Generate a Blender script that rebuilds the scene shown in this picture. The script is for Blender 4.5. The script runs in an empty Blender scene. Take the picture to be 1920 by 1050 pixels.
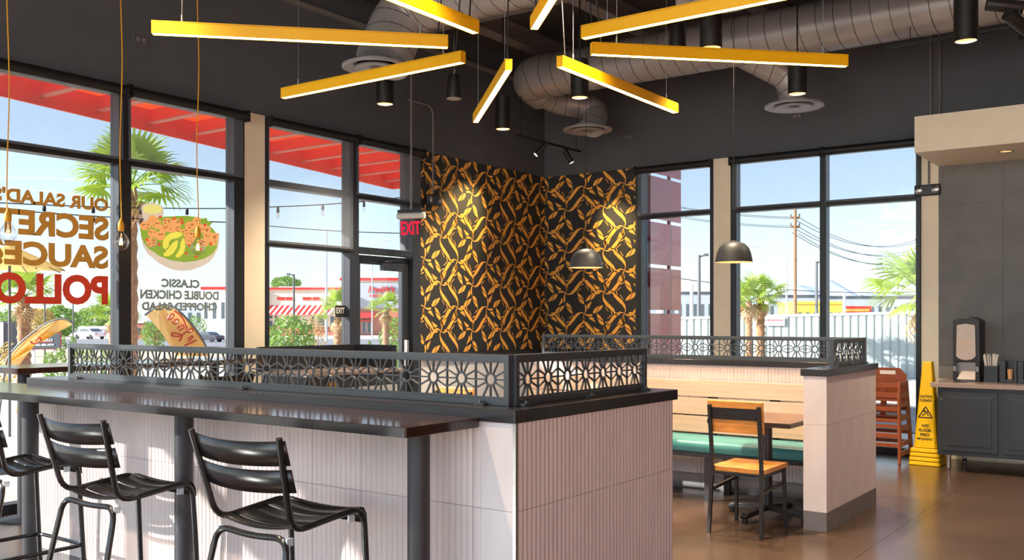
import bpy, bmesh, math, random
from math import sin, cos, pi, radians
from mathutils import Vector, Matrix
random.seed(7)
SC = bpy.context.scene
COL = SC.collection

# ------------------------------------------------------------------ camera, sky, sun, exposure
EYE = 1.48
cam_d = bpy.data.cameras.new('camera'); cam = bpy.data.objects.new('camera', cam_d); COL.objects.link(cam)
cam.location = (0, 0, EYE); cam.rotation_euler = (radians(90), 0, radians(35.75))
cam_d.sensor_width = 36; cam_d.lens = 36 * 1799 / 1920; cam_d.shift_y = 75 / 1920
cam_d.clip_start = .05; cam_d.clip_end = 4000
SC.camera = cam

SUN_TO = Vector((.60, .68, -.38)).normalized()          # direction the sunlight travels
world = bpy.data.worlds.new('sky'); SC.world = world; world.use_nodes = True
wn = world.node_tree.nodes; wl = world.node_tree.links
sky = wn.new('ShaderNodeTexSky'); sky.sky_type = 'NISHITA'; sky.sun_disc = False
sky.sun_elevation = radians(38); sky.sun_rotation = math.atan2(-SUN_TO.x, -SUN_TO.y)
sky.air_density = 1.0; sky.dust_density = .5; sky.ozone_density = 2.0
wn['Background'].inputs['Strength'].default_value = .20
hz = wn.new('ShaderNodeMixRGB'); hz.inputs[0].default_value = .5; hz.inputs[2].default_value = (3.0, 3.45, 3.9, 1)    # even summer haze over the whole sky
wl.new(sky.outputs[0], hz.inputs[1]); wl.new(hz.outputs[0], wn['Background'].inputs['Color'])
sun_d = bpy.data.lights.new('sun', 'SUN'); sun_d.energy = 10.0; sun_d.angle = radians(.6); sun_d.color = (1, .94, .84)
sun = bpy.data.objects.new('sun', sun_d); COL.objects.link(sun)
sun.rotation_euler = SUN_TO.to_track_quat('-Z', 'Y').to_euler(); sun.location = (-20, -10, 15)
vs = SC.view_settings
vs.view_transform = 'Standard'; vs.look = 'None'; vs.gamma = 1; vs.use_curve_mapping = False
vs.exposure = 1.88

# ------------------------------------------------------------------ helpers
FPX = 1799.; CC = .8116; SS = .5843
def ray(u, v):
    r = (u - 960) / FPX
    return (CC * r - SS, SS * r + CC, (600 - v) / FPX)
def onX(u, v, X): d = ray(u, v); t = X / d[0]; return Vector((X, d[1] * t, EYE + d[2] * t))
def onY(u, v, Y): d = ray(u, v); t = Y / d[1]; return Vector((d[0] * t, Y, EYE + d[2] * t))
def dist(u, v, f): d = ray(u, v); return Vector((d[0] * f, d[1] * f, EYE + d[2] * f))   # survey: bearing, height and distance of far things

def lin(c):
    return tuple(((x / 255) / 12.92 if x / 255 <= .04045 else ((x / 255 + .055) / 1.055) ** 2.4) for x in c)

MATS = {}
def mat(name, rgb, rough=.5, metal=0., var=.0, scale=6., bump=0., bscale=40., spec=.5, coat=0., stretch=None, trans=0., emit=None, emit_s=0., detail=4):
    """principled material with procedural colour variation and fine relief"""
    m = bpy.data.materials.new(name); m.use_nodes = True
    n = m.node_tree.nodes; l = m.node_tree.links; b = n['Principled BSDF']
    c = lin(rgb)
    b.inputs['Base Color'].default_value = (*c, 1); b.inputs['Roughness'].default_value = rough
    b.inputs['Metallic'].default_value = metal; b.inputs['Specular IOR Level'].default_value = spec
    b.inputs['Coat Weight'].default_value = coat; b.inputs['Coat Roughness'].default_value = .08
    b.inputs['Transmission Weight'].default_value = trans
    if emit: b.inputs['Emission Color'].default_value = (*emit, 1); b.inputs['Emission Strength'].default_value = emit_s
    tc = n.new('ShaderNodeTexCoord'); mp = n.new('ShaderNodeMapping'); l.new(tc.outputs['Object'], mp.inputs[0])
    if stretch: mp.inputs['Scale'].default_value = stretch
    if var > 0:
        nz = n.new('ShaderNodeTexNoise'); nz.inputs['Scale'].default_value = scale; nz.inputs['Detail'].default_value = detail
        l.new(mp.outputs[0], nz.inputs['Vector'])
        rp = n.new('ShaderNodeValToRGB')
        rp.color_ramp.elements[0].position = .3; rp.color_ramp.elements[1].position = .7
        rp.color_ramp.elements[0].color = (*[max(0, x * (1 - var)) for x in c], 1)
        rp.color_ramp.elements[1].color = (*[min(1, x * (1 + var)) for x in c], 1)
        l.new(nz.outputs[0], rp.inputs[0]); l.new(rp.outputs[0], b.inputs['Base Color'])
    if bump > 0:
        nb = n.new('ShaderNodeTexNoise'); nb.inputs['Scale'].default_value = bscale; nb.inputs['Detail'].default_value = 3
        l.new(mp.outputs[0], nb.inputs['Vector'])
        bp = n.new('ShaderNodeBump'); bp.inputs['Strength'].default_value = bump; bp.inputs['Distance'].default_value = .01
        l.new(nb.outputs[0], bp.inputs['Height']); l.new(bp.outputs[0], b.inputs['Normal'])
    MATS[name] = m
    return m

def mat_glass(name, tint=(1, 1, 1), gloss=.06):
    m = bpy.data.materials.new(name); m.use_nodes = True
    n = m.node_tree.nodes; l = m.node_tree.links; n.clear()
    o = n.new('ShaderNodeOutputMaterial'); mx = n.new('ShaderNodeMixShader'); t = n.new('ShaderNodeBsdfTransparent'); g = n.new('ShaderNodeBsdfGlossy')
    t.inputs[0].default_value = (*tint, 1); g.inputs['Roughness'].default_value = .01
    fr = n.new('ShaderNodeLayerWeight'); fr.inputs[0].default_value = .25
    mu = n.new('ShaderNodeMath'); mu.operation = 'MULTIPLY_ADD'; mu.inputs[1].default_value = .3; mu.inputs[2].default_value = gloss * .4
    l.new(fr.outputs['Fresnel'], mu.inputs[0]); l.new(mu.outputs[0], mx.inputs[0])
    l.new(t.outputs[0], mx.inputs[1]); l.new(g.outputs[0], mx.inputs[2]); l.new(mx.outputs[0], o.inputs[0])
    MATS[name] = m; return m

def mat_screen(name, rgb, open_=.5):
    """woven see-through shade cloth"""
    m = bpy.data.materials.new(name); m.use_nodes = True
    n = m.node_tree.nodes; l = m.node_tree.links; n.clear()
    o = n.new('ShaderNodeOutputMaterial'); mx = n.new('ShaderNodeMixShader'); t = n.new('ShaderNodeBsdfTransparent'); d = n.new('ShaderNodeBsdfDiffuse')
    d.inputs[0].default_value = (*lin(rgb), 1)
    tc = n.new('ShaderNodeTexCoord'); mp = n.new('ShaderNodeMapping'); mp.inputs['Scale'].default_value = (1, 1, .12)
    mp2 = n.new('ShaderNodeMapping'); mp2.inputs['Scale'].default_value = (.12, .12, 1)
    a = n.new('ShaderNodeTexNoise'); b2 = n.new('ShaderNodeTexNoise')
    for z in (a, b2): z.inputs['Scale'].default_value = 190; z.inputs['Detail'].default_value = 2
    l.new(tc.outputs['Object'], mp.inputs[0]); l.new(tc.outputs['Object'], mp2.inputs[0]); l.new(mp.outputs[0], a.inputs['Vector']); l.new(mp2.outputs[0], b2.inputs['Vector'])
    ad = n.new('ShaderNodeMath'); ad.operation = 'ADD'; l.new(a.outputs[0], ad.inputs[0]); l.new(b2.outputs[0], ad.inputs[1])
    ra = n.new('ShaderNodeMapRange'); ra.inputs[1].default_value = .7; ra.inputs[2].default_value = 1.3; ra.inputs[3].default_value = open_ - .035; ra.inputs[4].default_value = open_ + .035
    l.new(ad.outputs[0], ra.inputs[0]); l.new(ra.outputs[0], mx.inputs[0])
    l.new(d.outputs[0], mx.inputs[1]); l.new(t.outputs[0], mx.inputs[2]); l.new(mx.outputs[0], o.inputs[0])
    MATS[name] = m; return m

def mat_translucent(name, rgb, amount=.5, rough=.4, gloss=.08):
    m = bpy.data.materials.new(name); m.use_nodes = True
    n = m.node_tree.nodes; l = m.node_tree.links; n.clear()
    o = n.new('ShaderNodeOutputMaterial'); mx = n.new('ShaderNodeMixShader'); t = n.new('ShaderNodeBsdfTranslucent'); d = n.new('ShaderNodeBsdfDiffuse')
    g = n.new('ShaderNodeBsdfGlossy'); g.inputs['Roughness'].default_value = rough; m2 = n.new('ShaderNodeMixShader'); m2.inputs[0].default_value = gloss
    nz = n.new('ShaderNodeTexNoise'); nz.inputs['Scale'].default_value = 5; mc = n.new('ShaderNodeMixRGB')
    mc.inputs[1].default_value = (*[x * .85 for x in lin(rgb)], 1); mc.inputs[2].default_value = (*[min(1, x * 1.15) for x in lin(rgb)], 1)
    tc = n.new('ShaderNodeTexCoord'); l.new(tc.outputs['Object'], nz.inputs['Vector']); l.new(nz.outputs[0], mc.inputs[0])
    l.new(mc.outputs[0], t.inputs[0]); l.new(mc.outputs[0], d.inputs[0]); mx.inputs[0].default_value = amount
    l.new(d.outputs[0], mx.inputs[1]); l.new(t.outputs[0], mx.inputs[2]); l.new(mx.outputs[0], m2.inputs[1]); l.new(g.outputs[0], m2.inputs[2]); l.new(m2.outputs[0], o.inputs[0])
    MATS[name] = m; return m

def mat_emit(name, rgb, s):
    m = bpy.data.materials.new(name); m.use_nodes = True
    n = m.node_tree.nodes; l = m.node_tree.links; n.clear()
    o = n.new('ShaderNodeOutputMaterial'); e = n.new('ShaderNodeEmission'); e.inputs[0].default_value = (*rgb, 1); e.inputs[1].default_value = s
    l.new(e.outputs[0], o.inputs[0]); MATS[name] = m; return m

class MB:
    """collects geometry; build() links it as one mesh object"""
    def __init__(self): self.v = []; self.f = []
    def add(self, vs_, fs):
        o = len(self.v); self.v += [tuple(x) for x in vs_]; self.f += [tuple(i + o for i in f) for f in fs]; return self
    def box(self, x0, x1, y0, y1, z0, z1, M=None):
        vs_ = [Vector((x, y, z)) for z in (z0, z1) for y in (y0, y1) for x in (x0, x1)]
        if M is not None: vs_ = [M @ p for p in vs_]
        return self.add(vs_, [(0, 2, 3, 1), (4, 5, 7, 6), (0, 1, 5, 4), (2, 6, 7, 3), (0, 4, 6, 2), (1, 3, 7, 5)])
    def bar(self, a, b, w, h, up=(0, 0, 1)):
        a = Vector(a); b = Vector(b); d = (b - a).normalized(); up = Vector(up)
        s = d.cross(up)
        if s.length < 1e-4: s = d.cross(Vector((0, 1, 0)))
        s.normalize(); t = s.cross(d)
        vs_ = []
        for p in (a, b):
            for i, j in ((-1, -1), (1, -1), (1, 1), (-1, 1)): vs_.append(p + s * (w / 2 * i) + t * (h / 2 * j))
        return self.add(vs_, [(0, 1, 2, 3), (7, 6, 5, 4), (0, 4, 5, 1), (1, 5, 6, 2), (2, 6, 7, 3), (3, 7, 4, 0)])
    def tube(self, pts, r, n=8, closed=False, cap=True):
        pts = [Vector(p) for p in pts]; m = len(pts)
        rad = r if isinstance(r, (list, tuple)) else [r] * m
        vs_ = []; nrm = None
        for i, p in enumerate(pts):
            if closed: t = pts[(i + 1) % m] - pts[i - 1]
            else: t = pts[min(i + 1, m - 1)] - pts[max(i - 1, 0)]
            t.normalize()
            if nrm is None:
                nrm = t.cross(Vector((0, 0, 1)))
                if nrm.length < 1e-3: nrm = t.cross(Vector((0, 1, 0)))
                nrm.normalize()
            else:
                nrm = nrm - t * nrm.dot(t)
                if nrm.length < 1e-5: nrm = t.orthogonal()
                nrm.normalize()
            bn = t.cross(nrm)
            for k in range(n):
                a = 2 * pi * k / n; vs_.append(p + (nrm * cos(a) + bn * sin(a)) * rad[i])
        fs = []
        for i in range(m if closed else m - 1):
            j = (i + 1) % m
            for k in range(n): fs.append((i * n + k, i * n + (k + 1) % n, j * n + (k + 1) % n, j * n + k))
        if cap and not closed: fs.append(tuple(range(n))[::-1]); fs.append(tuple((m - 1) * n + k for k in range(n)))
        return self.add(vs_, fs)
    def lathe(self, prof, n=24, c=(0, 0, 0), M=None):
        vs_ = []; c = Vector(c)
        for r, z in prof:
            for k in range(n):
                a = 2 * pi * k / n; p = Vector((max(r, 1e-4) * cos(a), max(r, 1e-4) * sin(a), z))
                vs_.append((M @ p if M is not None else p) + c)
        fs = []
        for i in range(len(prof) - 1):
            for k in range(n): fs.append((i * n + k, i * n + (k + 1) % n, (i + 1) * n + (k + 1) % n, (i + 1) * n + k))
        return self.add(vs_, fs)
    def prism(self, pts, d):
        """polygon pts (3D) extruded by vector d"""
        pts = [Vector(p) for p in pts]; d = Vector(d); n = len(pts)
        return self.add(pts + [p + d for p in pts], [tuple(range(n))[::-1], tuple(range(n, 2 * n))] + [(i, (i + 1) % n, n + (i + 1) % n, n + i) for i in range(n)])
    def mesh(self, name, m, smooth=False, fix=True):
        me = bpy.data.meshes.new(name); me.from_pydata(self.v, [], self.f)
        if fix:
            bm = bmesh.new(); bm.from_mesh(me); bmesh.ops.recalc_face_normals(bm, faces=bm.faces); bm.to_mesh(me); bm.free()
        me.materials.append(MATS[m] if isinstance(m, str) else m)
        if smooth:
            me.polygons.foreach_set('use_smooth', [True] * len(me.polygons))
            me.set_sharp_from_angle(angle=radians(38))
        me.update(); return me
    def build(self, name, m, parent=None, smooth=False, bevel=0., loc=None, rot=None):
        if parent is not None and parent.get('_w'):            # parent is an empty with world-placed parts
            o = parent.location; self.v = [(x - o.x, y - o.y, z - o.z) for x, y, z in self.v]
        ob = bpy.data.objects.new(name, self.mesh(name, m, smooth)); COL.objects.link(ob)
        if parent is not None: ob.parent = parent
        if loc: ob.location = loc
        if rot: ob.rotation_euler = rot
        if bevel:
            md = ob.modifiers.new('edge', 'BEVEL'); md.width = bevel; md.segments = 2; md.limit_method = 'ANGLE'; md.angle_limit = radians(35)
        return ob

def tag(o, label, cat, group=None):
    o['label'] = label; o['category'] = cat
    if group: o['group'] = group
    return o
def thing(name, label, cat, loc=(0, 0, 0), rz=0, group=None, world_parts=False):
    o = bpy.data.objects.new(name, None); COL.objects.link(o); o.location = loc; o.rotation_euler = (0, 0, rz); o.empty_display_size = .1
    if world_parts: o['_w'] = 1
    return tag(o, label, cat, group)
def struct(o): o['kind'] = 'structure'; return o
def setting(name, loc=(0, 0, 0)):
    o = bpy.data.objects.new(name, None); COL.objects.link(o); o.location = loc; o['_w'] = 1
    return struct(o)
def inst(name, me, parent, loc=(0, 0, 0), rot=(0, 0, 0), scale=None):
    o = bpy.data.objects.new(name, me); COL.objects.link(o); o.parent = parent; o.location = loc; o.rotation_euler = rot
    if scale: o.scale = scale
    return o
def dup(root, loc, rz=None, label=None, group=None):
    r = root.copy(); COL.objects.link(r); r.location = loc
    if rz is not None: r.rotation_euler = (0, 0, rz)
    if label: r['label'] = label
    if group: r['group'] = group
    for ch in list(root.children):
        c = ch.copy(); COL.objects.link(c); c.parent = r
        for g in list(ch.children):
            d = g.copy(); COL.objects.link(d); d.parent = c
    return r
def arc(p0, p1, p2, n=6):
    """rounded bend p0-p1-p2"""
    p0, p1, p2 = Vector(p0), Vector(p1), Vector(p2)
    return [p0 * (1 - t) ** 2 + p1 * 2 * t * (1 - t) + p2 * t * t for t in [i / n for i in range(n + 1)]]
def path(pts, rad=.05, n=5):
    """polyline with rounded corners"""
    pts = [Vector(p) for p in pts]; out = [pts[0]]
    for i in range(1, len(pts) - 1):
        a, b, c = pts[i - 1], pts[i], pts[i + 1]
        r = min(rad, (a - b).length * .49, (c - b).length * .49)
        out += arc(b + (a - b).normalized() * r, b, b + (c - b).normalized() * r, n)
    return out + [pts[-1]]
def text_mesh(s, m, bold=.0, depth=.002, width=None, height=None, shear=0., align='LEFT'):
    """lettering as a thin mesh in its own XY plane, lower left at the origin"""
    cu = bpy.data.curves.new('lettering', 'FONT'); cu.body = s; cu.extrude = depth / 2; cu.offset = bold; cu.shear = shear; cu.space_line = .95; cu.align_x = align
    cu.resolution_u = 4
    ob = bpy.data.objects.new('lettering', cu); COL.objects.link(ob)
    bpy.context.view_layer.update()
    me = bpy.data.meshes.new_from_object(ob.evaluated_get(bpy.context.evaluated_depsgraph_get()))
    bpy.data.objects.remove(ob); bpy.data.curves.remove(cu)
    xs = [v.co.x for v in me.vertices]; ys = [v.co.y for v in me.vertices]
    x0, x1, y0, y1 = min(xs), max(xs), min(ys), max(ys)
    sx = width / (x1 - x0) if width else None; sy = height / (y1 - y0) if height else None
    sx = sx or sy or 1; sy = sy or sx
    for v in me.vertices: v.co.x = (v.co.x - x0) * sx; v.co.y = (v.co.y - y0) * sy
    me.materials.clear(); me.materials.append(MATS[m]); me.name = 'lettering'
    return me
def place_text(name, me, parent, o, xdir, ydir):
    """put lettering at o (world) with its x and y axes along xdir, ydir"""
    xd = Vector(xdir).normalized(); yd = Vector(ydir).normalized(); zd = xd.cross(yd)
    ob = bpy.data.objects.new(name, me); COL.objects.link(ob)
    M = Matrix((xd, yd, zd)).transposed().to_4x4(); M.translation = Vector(o)
    if parent is not None:
        ob.parent = parent; bpy.context.view_layer.update(); ob.matrix_local = parent.matrix_world.inverted() @ M
    else: ob.matrix_world = M
    return ob

# ------------------------------------------------------------------ materials
mat('dark_wall', (88, 91, 97), .75, var=.06, scale=3, bump=.08, bscale=160)
mat('ceiling_dark', (66, 62, 60), .8, var=.08)
mat('beam_grey', (128, 124, 122), .6, var=.08)
mat('cream', (248, 235, 208), .55, var=.03, bump=.04, bscale=120)
mat('wainscot_white', (228, 230, 234), .45, var=.02)
mat('floor_concrete', (78, 60, 47), .24, var=.22, scale=1.3, bump=.015, bscale=30, spec=.75, detail=8)
mat('floor_joint', (78, 62, 50), .8)
mat('tile_fluted', (210, 196, 190), .5, var=.09, scale=4, bump=.06, bscale=70, stretch=(1, 1, .35), detail=8)
mat('tile_plain', (216, 206, 202), .45, var=.1, scale=5, bump=.08, bscale=30, stretch=(1, 1, .4), detail=9)
mat('tile_base', (112, 108, 108), .55, var=.1, scale=8, bump=.05)
mat('tile_wall', (112, 109, 106), .5, var=.16, scale=3.5, bump=.05, bscale=60, detail=7)
mat('grout', (150, 146, 140), .8); mat('terracotta', (150, 92, 72), .8, var=.1)
mat('cap_black', (34, 31, 33), .22, var=.12, scale=10, bump=.03, spec=.6)
mat('bar_wood', (50, 33, 28), .13, var=.35, scale=9, stretch=(.25, 2.5, 2.5), spec=.6)
mat('rail_metal', (66, 70, 73), .35, metal=.25, var=.05)
mat('stool_black', (38, 38, 38), .2, metal=.35, var=.06, spec=.6)
mat('post_black', (48, 49, 52), .5, var=.08, bump=.12, bscale=300)
mat('glide_clear', (190, 205, 215), .2)
mat('frame_black', (46, 49, 54), .38, metal=.3, var=.05)
mat('roller_black', (26, 26, 28), .5)
mat_glass('glass', (.60, .615, .635)); mat_screen('shade_cloth', (160, 170, 182), .72)
mat('paper_black', (44, 45, 47), .6, var=.04, bump=.05, bscale=200)
mat('paper_gold', (255, 182, 78), .5, var=.05)
mat('lamp_yellow', (255, 188, 10), .38, var=.02)
mat_emit('led', (1.0, .66, .26), 9.0)
mat('duct_metal', (172, 168, 167), .36, metal=.35, var=.1, scale=3)
mat('duct_seam', (78, 74, 73), .4, metal=.6)
mat('diffuser_grey', (176, 176, 180), .4, metal=.3)
mat('lamp_black', (30, 28, 27), .45, var=.05)
mat('lamp_copper', (226, 150, 82), .3, metal=.6, emit=(1, .55, .22), emit_s=.35)
mat_emit('lamp_glow', (1, .68, .36), 14.0)
mat('dome_black', (44, 46, 50), .5, var=.04)
mat('cable_steel', (150, 148, 146), .35, metal=.8)
mat('cord_black', (20, 20, 20), .6)
mat('cord_yellow', (236, 168, 20), .5)
mat('cord_violet', (92, 84, 120), .5)
mat('socket_yellow', (216, 152, 18), .5)
mat_glass('bulb_glass', (.97, .95, .92), .25); mat_emit('filament', (1, .5, .16), 22.0)
mat('wood_oak', (216, 182, 156), .45, var=.12, scale=5, stretch=(.3, 6, 9), bump=.03)
mat('wood_chair', (214, 142, 68), .38, var=.22, scale=6, stretch=(1.2, 7, 7), bump=.03, spec=.5)
mat('wood_high', (146, 74, 40), .4, var=.15, scale=6, stretch=(2, 2, 2))
mat('vinyl_teal', (62, 128, 128), .38, var=.06, scale=9, bump=.05, bscale=200)
mat('table_top', (104, 76, 58), .3, var=.1, scale=5, stretch=(.5, 4, 4))
mat('iron_black', (46, 44, 45), .42, metal=.3, var=.05)
mat('steel', (170, 165, 162), .25, metal=.9)
mat('counter_stone', (150, 132, 124), .18, var=.06, scale=30)
mat('cabinet_black', (40, 44, 50), .42, var=.1, scale=5)
mat('plastic_black', (32, 33, 36), .35)
mat('plastic_smoke', (182, 168, 158), .25, var=.06, scale=8, stretch=(1, 1, 5))
mat('paper_white', (235, 228, 220), .7, var=.03)
mat('kraft', (206, 156, 108), .6, var=.1)
mat('cone_yellow', (246, 196, 0), .4)
mat('print_black', (34, 34, 34), .6)
mat('print_red', (222, 22, 52), .5)
mat('print_white', (236, 236, 232), .6)
mat_translucent('print_gold', (198, 160, 88), .5, .4, .03); mat_translucent('print_orange', (208, 96, 70), .5, .4, .03); mat_translucent('print_grey', (160, 168, 162), .5, .4, .03)
mat_emit('exit_red', (.85, .02, .06), .3); mat('housing_white', (214, 214, 206), .4); mat_glass('acrylic', (.98, .96, .97), .15)
mat('canopy_red', (250, 86, 36), .5, var=.06); mat_translucent('canopy_deck', (255, 140, 50), .8); mat('canopy_flange', (216, 120, 92), .5)
mat_translucent('fin_red', (226, 98, 96), .5, .12, .16)
mat('fin_frame', (150, 40, 36), .4)
mat('ground_pale', (196, 188, 176), .85, var=.08, scale=.6); mat('asphalt', (128, 128, 132), .9, var=.08, scale=1.5); mat('gravel', (202, 180, 150), .9, var=.15, scale=3, bump=.3, bscale=30)
mat_translucent('frond_green', (156, 180, 62), .45); mat_translucent('frond_dry', (196, 160, 112), .35)
mat('palm_trunk', (158, 118, 86), .85, var=.35, scale=14, bump=.6, bscale=30)
mat_translucent('leaf_green', (128, 160, 70), .4); mat_translucent('leaf_gold', (200, 170, 96), .35)
mat('stucco_cream', (236, 218, 192), .8, var=.04); mat('stucco_white', (240, 236, 230), .8, var=.03); mat('stucco_grey', (178, 184, 190), .8, var=.04)
mat('brick_red', (190, 120, 96), .8, var=.1); mat('paint_red', (206, 46, 44), .5); mat('paint_yellow', (236, 200, 84), .7)
mat('window_dark', (92, 104, 108), .15); mat('pole_grey', (96, 98, 100), .5); mat('pole_white', (214, 214, 214), .5); mat('pole_wood', (140, 104, 74), .8, var=.2, scale=8, stretch=(4, 4, .5))
mat('fence_pale', (172, 182, 180), .55, var=.04, scale=1); mat('mountain', (150, 162, 184), 1., var=.08, scale=.02)  # mountain: distance haze is mixed into its blue-grey base colour
mat_translucent('umbrella_cloth', (250, 206, 116), .5); mat_translucent('banner_cloth', (255, 214, 134), .45)
mat('car_white', (232, 232, 236), .3, coat=.5); mat('car_dark', (62, 66, 76), .3, coat=.5); mat('tyre', (40, 40, 42), .8)
mat('board_grey', (80, 84, 90), .5); mat('concrete_low', (150, 142, 134), .8, var=.2, scale=20)
mat_translucent('bowl_white', (200, 188, 168), .4); mat_translucent('sauce_green', (198, 196, 112)); mat_translucent('lettuce', (122, 150, 48)); mat_translucent('chicken', (206, 146, 86)); mat_translucent('char', (146, 88, 46))
mat_translucent('tomato', (196, 70, 44)); mat_translucent('avocado', (206, 198, 76)); mat_translucent('avocado_skin', (112, 142, 32))
mat('curb_dark', (58, 60, 64), .5)

# ------------------------------------------------------------------ the room shell
XL, YB, ZH, ZC = -7.40, 11.05, 3.46, 4.95            # left wall, back wall, window head, ceiling
Y0 = -6.0
# floor: stained concrete cast in large slabs
fl = setting('floor', (0, 0, 0))
MB().box(XL - .3, 4.6, Y0, YB + .3, -.2, -.012).build('floor_bed', 'floor_joint', fl)
sx = [XL - .05, -5.15, -1.75, 1.5, 4.5]; sy = [Y0, -.4, 3.6, 7.66, YB + .02]
for i in range(4):
    for j in range(4):
        MB().box(sx[i] + .0012, sx[i + 1] - .0012, sy[j] + .0012, sy[j + 1] - .0012, -.012, 0).build('slab', 'floor_concrete', fl)
ce = struct(MB().box(XL - .3, 4.6, -4.5, YB + .3, ZC, ZC + .2).build('ceiling', 'ceiling_dark'))
wl_ = setting('wall_left', (XL, 0, 0))
MB().box(XL - .3, XL, Y0, YB + .3, ZH, ZC).build('upper_wall', 'dark_wall', wl_)
MB().box(XL - .3, XL, 8.43, YB + .3, 0, ZH).build('lower_wall', 'dark_wall', wl_)
wb = setting('wall_back', (0, YB, 0))
MB().box(XL, 4.6, YB, YB + .3, ZH, ZC).build('upper_wall', 'dark_wall', wb)
MB().box(XL, -5.955, YB, YB + .3, 0, ZH).build('lower_wall', 'dark_wall', wb)
MB().box(-2.48, 4.6, YB + .002, YB + .3, 0, ZH).build('service_wall', 'cream', wb)
struct(MB().box(4.5, 4.7, -2.0, YB, 0, ZC).build('wall_right_added', 'terracotta'))  # unseen wall, added to darken and warmly tint the right-hand faces
# ceiling framing
for i, x in enumerate((-6.6, -5.2, -3.8, -2.4, -1.0, .4)):
    b = MB(); b.box(x - .09, x + .09, -4.4, YB - .02, 4.74, 4.76).box(x - .012, x + .012, -4.4, YB - .02, 4.76, 4.92).box(x - .09, x + .09, -4.4, YB - .02, 4.92, 4.945)
    tag(b.build('ceiling_joist', 'beam_grey'), 'grey painted steel joist under the dark ceiling', 'joist', 'steel joists under the ceiling')
for y, lab in ((7.95, 'grey steel girder crossing below the joists nearer the back wall'), (5.2, 'grey steel girder crossing below the joists over the bar')):
    b = MB(); b.box(XL + .01, 4.4, y - .1, y + .1, 4.63, 4.645).box(XL + .01, 4.4, y - .012, y + .012, 4.645, 4.72).box(XL + .01, 4.4, y - .1, y + .1, 4.72, 4.738)
    tag(b.build('ceiling_girder', 'beam_grey'), lab, 'girder')
struct(MB().box(XL, XL + .05, Y0, YB, 4.64, 4.68).build('trim_6', 'beam_grey'))
# window piers painted cream
struct(MB().box(XL - .25, XL + .02, 5.905, 6.15, 0, ZH).build('trim_1', 'cream'))
struct(MB().box(-4.886, -4.664, YB - .02, YB + .25, 0, ZH).build('trim_2', 'cream'))
# soffit above the service counter with its recessed downlight
so = struct(MB().box(-2.307, 4.4, 10.0, YB, 3.13, 3.485).build('trim_3', 'cream'))
p = onY(1886, 286, 10.42); p.z = 3.13
dl = thing('recessed_downlight', 'small round recessed downlight with chrome ring in cream soffit', 'downlight', p)
MB().lathe([(.075, .0), (.075, -.006), (.062, -.008), (.055, -.002)], 28).build('trim_ring', 'steel', dl, True)
MB().lathe([(.055, -.003), (.0, -.0025)], 28).build('lens', 'lamp_copper', dl)

# storefront windows ---------------------------------------------------------
def frame_box(kind, par, a, b, z0, z1, wall, depth=(-.10, .03)):
    """member of a storefront; a..b along the wall, depth measured into the room"""
    m = MB()
    if wall == 'L': m.box(XL + depth[0], XL + depth[1], a, b, z0, z1)
    else: m.box(a, b, YB - depth[1], YB - depth[0], z0, z1)
    return m.build(kind, 'frame_black', par, bevel=.004)
def pane(par, a, b, z0, z1, wall):
    m = MB()
    if wall == 'L': m.box(XL - .058, XL - .052, a, b, z0, z1)
    else: m.box(a, b, YB + .052, YB + .058, z0, z1)
    return m.build('glass_pane', 'glass', par)
def storefront(n, wall, verts, rows_by_bay):
    """verts: (a0,a1) uprights; rows_by_bay: list of (z0,z1) rails for each bay"""
    a0, a1 = verts[0][0], verts[-1][1]
    w = setting('window_%d' % n, (XL, a0, 0) if wall == 'L' else (a0, YB, 0))
    for v in verts: frame_box('mullion', w, v[0], v[1], 0, ZH - .002, wall)
    for k, rows in enumerate(rows_by_bay):
        b0, b1 = verts[k][1], verts[k + 1][0]
        for r in rows: frame_box('transom', w, b0, b1, r[0], r[1], wall)
        for r, s in zip(rows[:-1], rows[1:]): pane(w, b0, b1, r[1], s[0], wall)
    return w
R1 = [(0, .075), (2.785, 2.85), (3.38, ZH - .002)]
R2 = [(0, .075), (2.2, 2.258), (2.785, 2.85), (3.38, ZH - .002)]
storefront(1, 'L', [(-6.0, -5.9), (-4.7, -4.58), (-3.4, -3.28), (-1.9, -1.78), (-.3, -.18), (1.3, 1.42), (2.95, 3.07), (4.60, 4.715), (5.78, 5.9)], [R1] * 8)
RD = [(2.2, 2.27), (2.785, 2.85), (3.38, ZH - .002)]
storefront(2, 'L', [(6.155, 6.2), (7.285, 7.42), (8.29, 8.43)], [R2, RD])
storefront(3, 'B', [(-5.95, -5.88), (-4.93, -4.89)], [R1])
storefront(4, 'B', [(-4.66, -4.585), (-3.575, -3.5), (-2.53, -2.485)], [R1, R1])
# glass door in the last bay
dr = setting('door_1', (XL, 7.42, 0))
def dbx(name, y0, y1, z0, z1, m='frame_black', x0=-.09, x1=-.03):
    return MB().box(XL + x0, XL + x1, y0, y1, z0, z1).build(name, m, dr, bevel=.003)
dbx('stile', 7.425, 7.50, .01, 2.19); dbx('stile', 8.17, 8.285, .01, 2.19); dbx('top_rail', 7.50, 8.17, 2.095, 2.19); dbx('bottom_rail', 7.50, 8.17, .01, .25)
dbx('glass_pane', 7.50, 8.17, .25, 2.095, 'glass', -.062, -.056)
dbx('pull_bar', 8.19, 8.22, .95, 1.25, 'steel', -.03, .03)
c = thing('door_closer', 'grey metal door closer box on top rail of glass door', 'door closer', (XL, 8.0, 2.1), world_parts=True)
MB().box(XL - .03, XL + .04, 7.80, 8.13, 2.03, 2.11).build('body', 'frame_black', c, bevel=.006)
MB().tube([(XL + .02, 7.83, 2.125), (XL + .05, 7.98, 2.14), (XL - .02, 8.15, 2.15)], .01).build('arm', 'frame_black', c, True)
MB().box(XL - .05, XL - .03, 7.42, 7.44, 2.1, 2.17).build('hinge_plate', 'cream', dr)

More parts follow.
